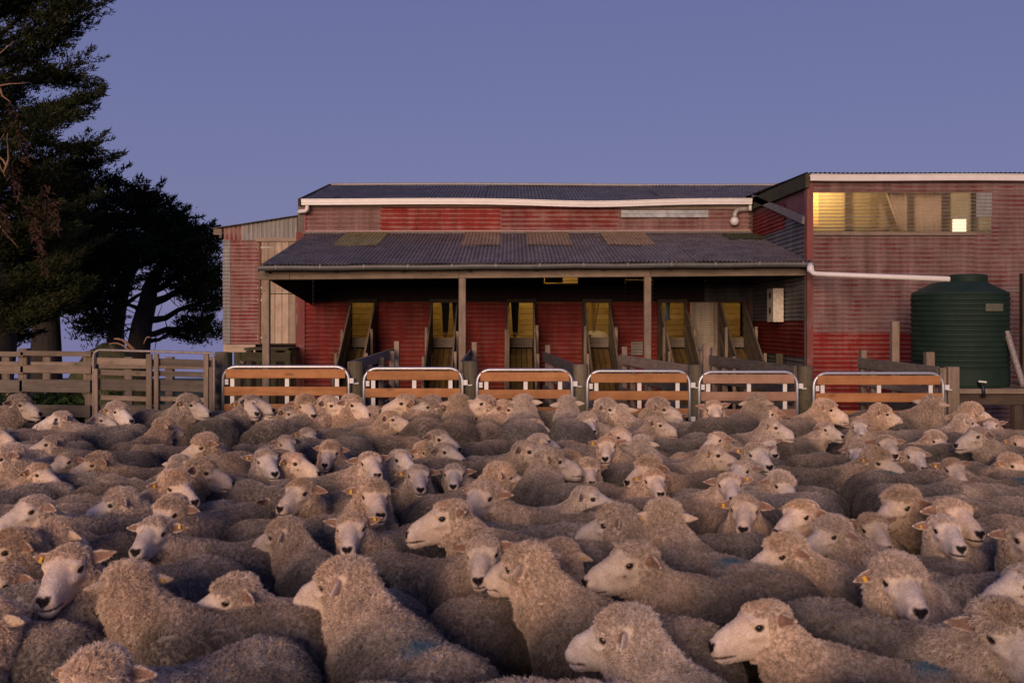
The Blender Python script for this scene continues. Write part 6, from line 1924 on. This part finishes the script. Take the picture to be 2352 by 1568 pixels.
ORD = ['first', 'second', 'third', 'fourth', 'fifth', 'sixth', 'seventh', 'eighth', 'ninth', 'tenth', 'eleventh', 'twelfth',
       'thirteenth', 'fourteenth', 'fifteenth', 'sixteenth', 'seventeenth', 'eighteenth', 'nineteenth', 'twentieth', 'twenty-first',
       'twenty-second', 'twenty-third', 'twenty-fourth', 'twenty-fifth', 'twenty-sixth', 'twenty-seventh', 'twenty-eighth']
FLOCK = 'flock of sheep packed in the yard'

def facing_words(az):
    a = wrap(az)
    if abs(a) <= 22: return 'facing the camera'
    if abs(a) >= 150: return 'facing away'
    side = 'right' if a > 0 else 'left'
    if abs(a) < 60: return 'half turned to the ' + side
    if abs(a) <= 105: return 'in profile looking ' + side
    return 'looking away to the ' + side

def build_flock():
    rnd = random.Random(11)
    protos = {}
    head_xy = {}
    hz = {}
    for style in (0, 1):
        for i, ph in enumerate(PHIS):
            a = math.radians(ph)
            off = rotz(a*0.55) @ np.array([0, -0.215, 0])
            head_xy[(style, i)] = (float(off[0]), float(off[1]) - 0.325)
    recs = []
    for (px, py, az, wool, fl, hint) in HEADS:
        x, y = px / 1.06293, py / 1.06293 + (6 if py < 1020 else (3 if py < 1100 else 0))
        s = 0.795 * rnd.uniform(0.92, 1.07)
        zh = 0.855 + LIFT[wool]
        d = (CAM_H - zh*s) * F / (y - HY)
        far = 9.5
        if d > far:
            d = far
            s = (CAM_H - (y - HY) * d / F) / zh
            s = min(s, 0.97)
        X = (x - CX) * d / F
        recs.append(dict(px=px, py=py, az=az, wool=wool, fl=fl, hint=hint, s=s, hx=X, hy=d))
    for r in recs:
        h = r['hint'] if r['hint'] is not None else r['az'] + rnd.uniform(-20, 20)
        r['phi'] = nearest_phi(wrap(r['az'] - h))
    def place(r, ph):
        az_b = r['az'] - PHIS[ph]
        x, y = seat_of(head_xy[(r['wool'], ph)], az_b, r['hx'], r['hy'], r['s'])
        return x, y, az_b, capsule(x, y, az_b, r['s'])
    for r in recs:
        r['pos'] = place(r, r['phi'])
    def cost(r, ph):
        pos = place(r, ph)
        c = abs(PHIS[ph]) * 0.0012
        if r['hint'] is not None:
            c += abs(wrap(r['hint'] - pos[2])) * 0.006
        for q in recs:
            if q is r: continue
            if abs(q['hx'] - r['hx']) > 2 or abs(q['hy'] - r['hy']) > 2: continue
            d = seg_dist(pos[3], q['pos'][3])
            lim = 0.42 * (r['s'] + q['s']) / 2
            if d < lim: c += (lim - d) * (1 + 2*(lim - d))
        ymax = max(pos[3][1], pos[3][3])
        if ymax > 10.1: c += (ymax - 10.1) * 8
        if min(pos[3][1], pos[3][3]) < 1.3: c += 0.5
        return c
    for it in range(5):
        for r in recs:
            best = min(range(len(PHIS)), key=lambda k: cost(r, k))
            r['phi'] = best
            r['pos'] = place(r, best)
    # sheep with their heads down, filling the places where only a back is seen
    low_head = (0.0, -0.60)
    fill = []
    caps = [r['pos'][3] for r in recs]
    tries = 0
    while tries < 9000 and len(fill) < 120:
        tries += 1
        d = math.sqrt(rnd.uniform(2.0**2, 9.7**2))
        x = rnd.uniform(-40, 2392)
        X = (x - CX) * d / F
        az = rnd.choice([90, -90, 90, -90, 75, -75, 100, -100, 85, -85, 60, -60, 150]) + rnd.uniform(-12, 12)
        s = 0.83 * rnd.uniform(0.94, 1.04)
        cp = capsule(X, d, az, s)
        if max(cp[1], cp[3]) > 9.95: continue
        if all(seg_dist(cp, q) > 0.27 for q in caps):
            caps.append(cp)
            fill.append(dict(hx=X, hy=d, az=az, s=s, wool=1, fl='b' if rnd.random() < 0.12 else '', pos=(X, d, az, cp), px=x*1.063, py=(HY + (CAM_H-0.7)*F/d)*1.063))
    print('flock', len(recs), 'fillers', len(fill))
    # three in the pens, glimpsed between the gate boards
    for (X, Yp, az, sc) in ((PX(990, 12.3), 12.3, 10, 0.84), (PX(890, 11.4), 11.4, 40, 0.8), (PX(1400, 12.0), 12.0, -60, 0.84)):
        fill.append(dict(hx=X, hy=Yp, az=az, s=sc, wool=0, fl='', phi=3, pos=(X, Yp + 0.4, az, None), px=X*100, py=900, pen=True))
    # prototypes
    for st in (0, 1):
        for i, ph in enumerate(PHIS):
            if (st, i) == (0, 3) or any(r['wool'] == st and r['phi'] == i for r in recs):
                protos[(st, i)] = make_variant(ph, [0.0, 0.5][st] + 0.1*(i % 3), st*10 + i + 1, lift=LIFT[st], pitch=[2, 7, 4, 5, 6, 0, 5][i] + 2*st,
                                               poll=[0.2, 0, 0.7, 0.1, 0.5, 0, 0.3][i], tear=[0.8, 0.2, 0.5, 0.9, 0.1, 0.6, 0.4][i])
    if fill:
        protos['low'] = make_variant(25, 0.8, 31, low=True)
    # labels: rows by distance, then place from the left within the row and the way each one looks
    allr = recs + fill
    for r in fill: r['low'] = not r.get('pen')
    edges = [3.25, 4.1, 5.0, 6.0, 7.2, 8.6, 99]
    rows = ['front row', 'second row', 'third row', 'fourth row', 'fifth row', 'sixth row', 'back row']
    buckets = {}
    for r in allr:
        k = next(i for i, e in enumerate(edges) if r['hy'] < e)
        look = ('with its head down' if r.get('low') else facing_words(r['az']))
        if not r.get('pen'): buckets.setdefault((k, look), []).append(r)
    pens = [r for r in allr if r.get('pen')]
    for (k, look), rs in buckets.items():
        rs.sort(key=lambda r: r['px'])
        for n, r in enumerate(rs):
            what = 'sheep' if r.get('low') else ('woolly sheep' if r['wool'] else 'clean-faced sheep')
            if 't' in r['fl']: what = 'yellow-tagged ' + what
            if 'b' in r['fl']: what = 'blue-marked ' + what
            pl = 'the only one so' if len(rs) == 1 else '%s such from left' % ORD[n]
            r['label'] = '%s %s, %s, %s' % (what, look, pl, rows[k])
    for r, w in zip(pens, ('second', 'second', 'fourth')):
        r['label'] = 'sheep %s in the pen behind the %s gate' % (facing_words(r['az']), w)
    for r in allr:
        v = protos['low'] if r.get('low') else protos[(r['wool'], r['phi'])]
        o = bpy.data.objects.new('sheep', v['mesh'])
        C.objects.link(o)
        o.location = (r['pos'][0], r['pos'][1], 0)
        o.rotation_euler = (rnd.uniform(-0.02, 0.02), 0, math.radians(r['pos'][2]))
        o.scale = (r['s'] * rnd.uniform(0.93, 1.06), r['s'], r['s'])
        k = rnd.uniform(0.74, 1.18)
        warm = rnd.uniform(-0.06, 0.05)
        tint = (k * (1 + warm), k, k * (1 - warm * 1.4), 1)
        tag(o, r['label'], 'sheep', FLOCK)
        rad = 1.0 if 'b' in r['fl'] else 0.0
        o.color = tint
        o['raddle'] = rad
        f = bpy.data.objects.new('fleece', v['hair'])
        C.objects.link(f)
        f.parent = o
        f.color = tint
        f['raddle'] = rad
        f['kind'] = 'stuff'
        for e in v['eyes']:
            q = bpy.data.objects.new('eye', e)
            C.objects.link(q)
            q.parent = o
        if 't' in r['fl']:
            q = bpy.data.objects.new('ear_tag', v['tags'][0 if rnd.random() < 0.85 else 1])
            C.objects.link(q)
            q.parent = o


build_flock()
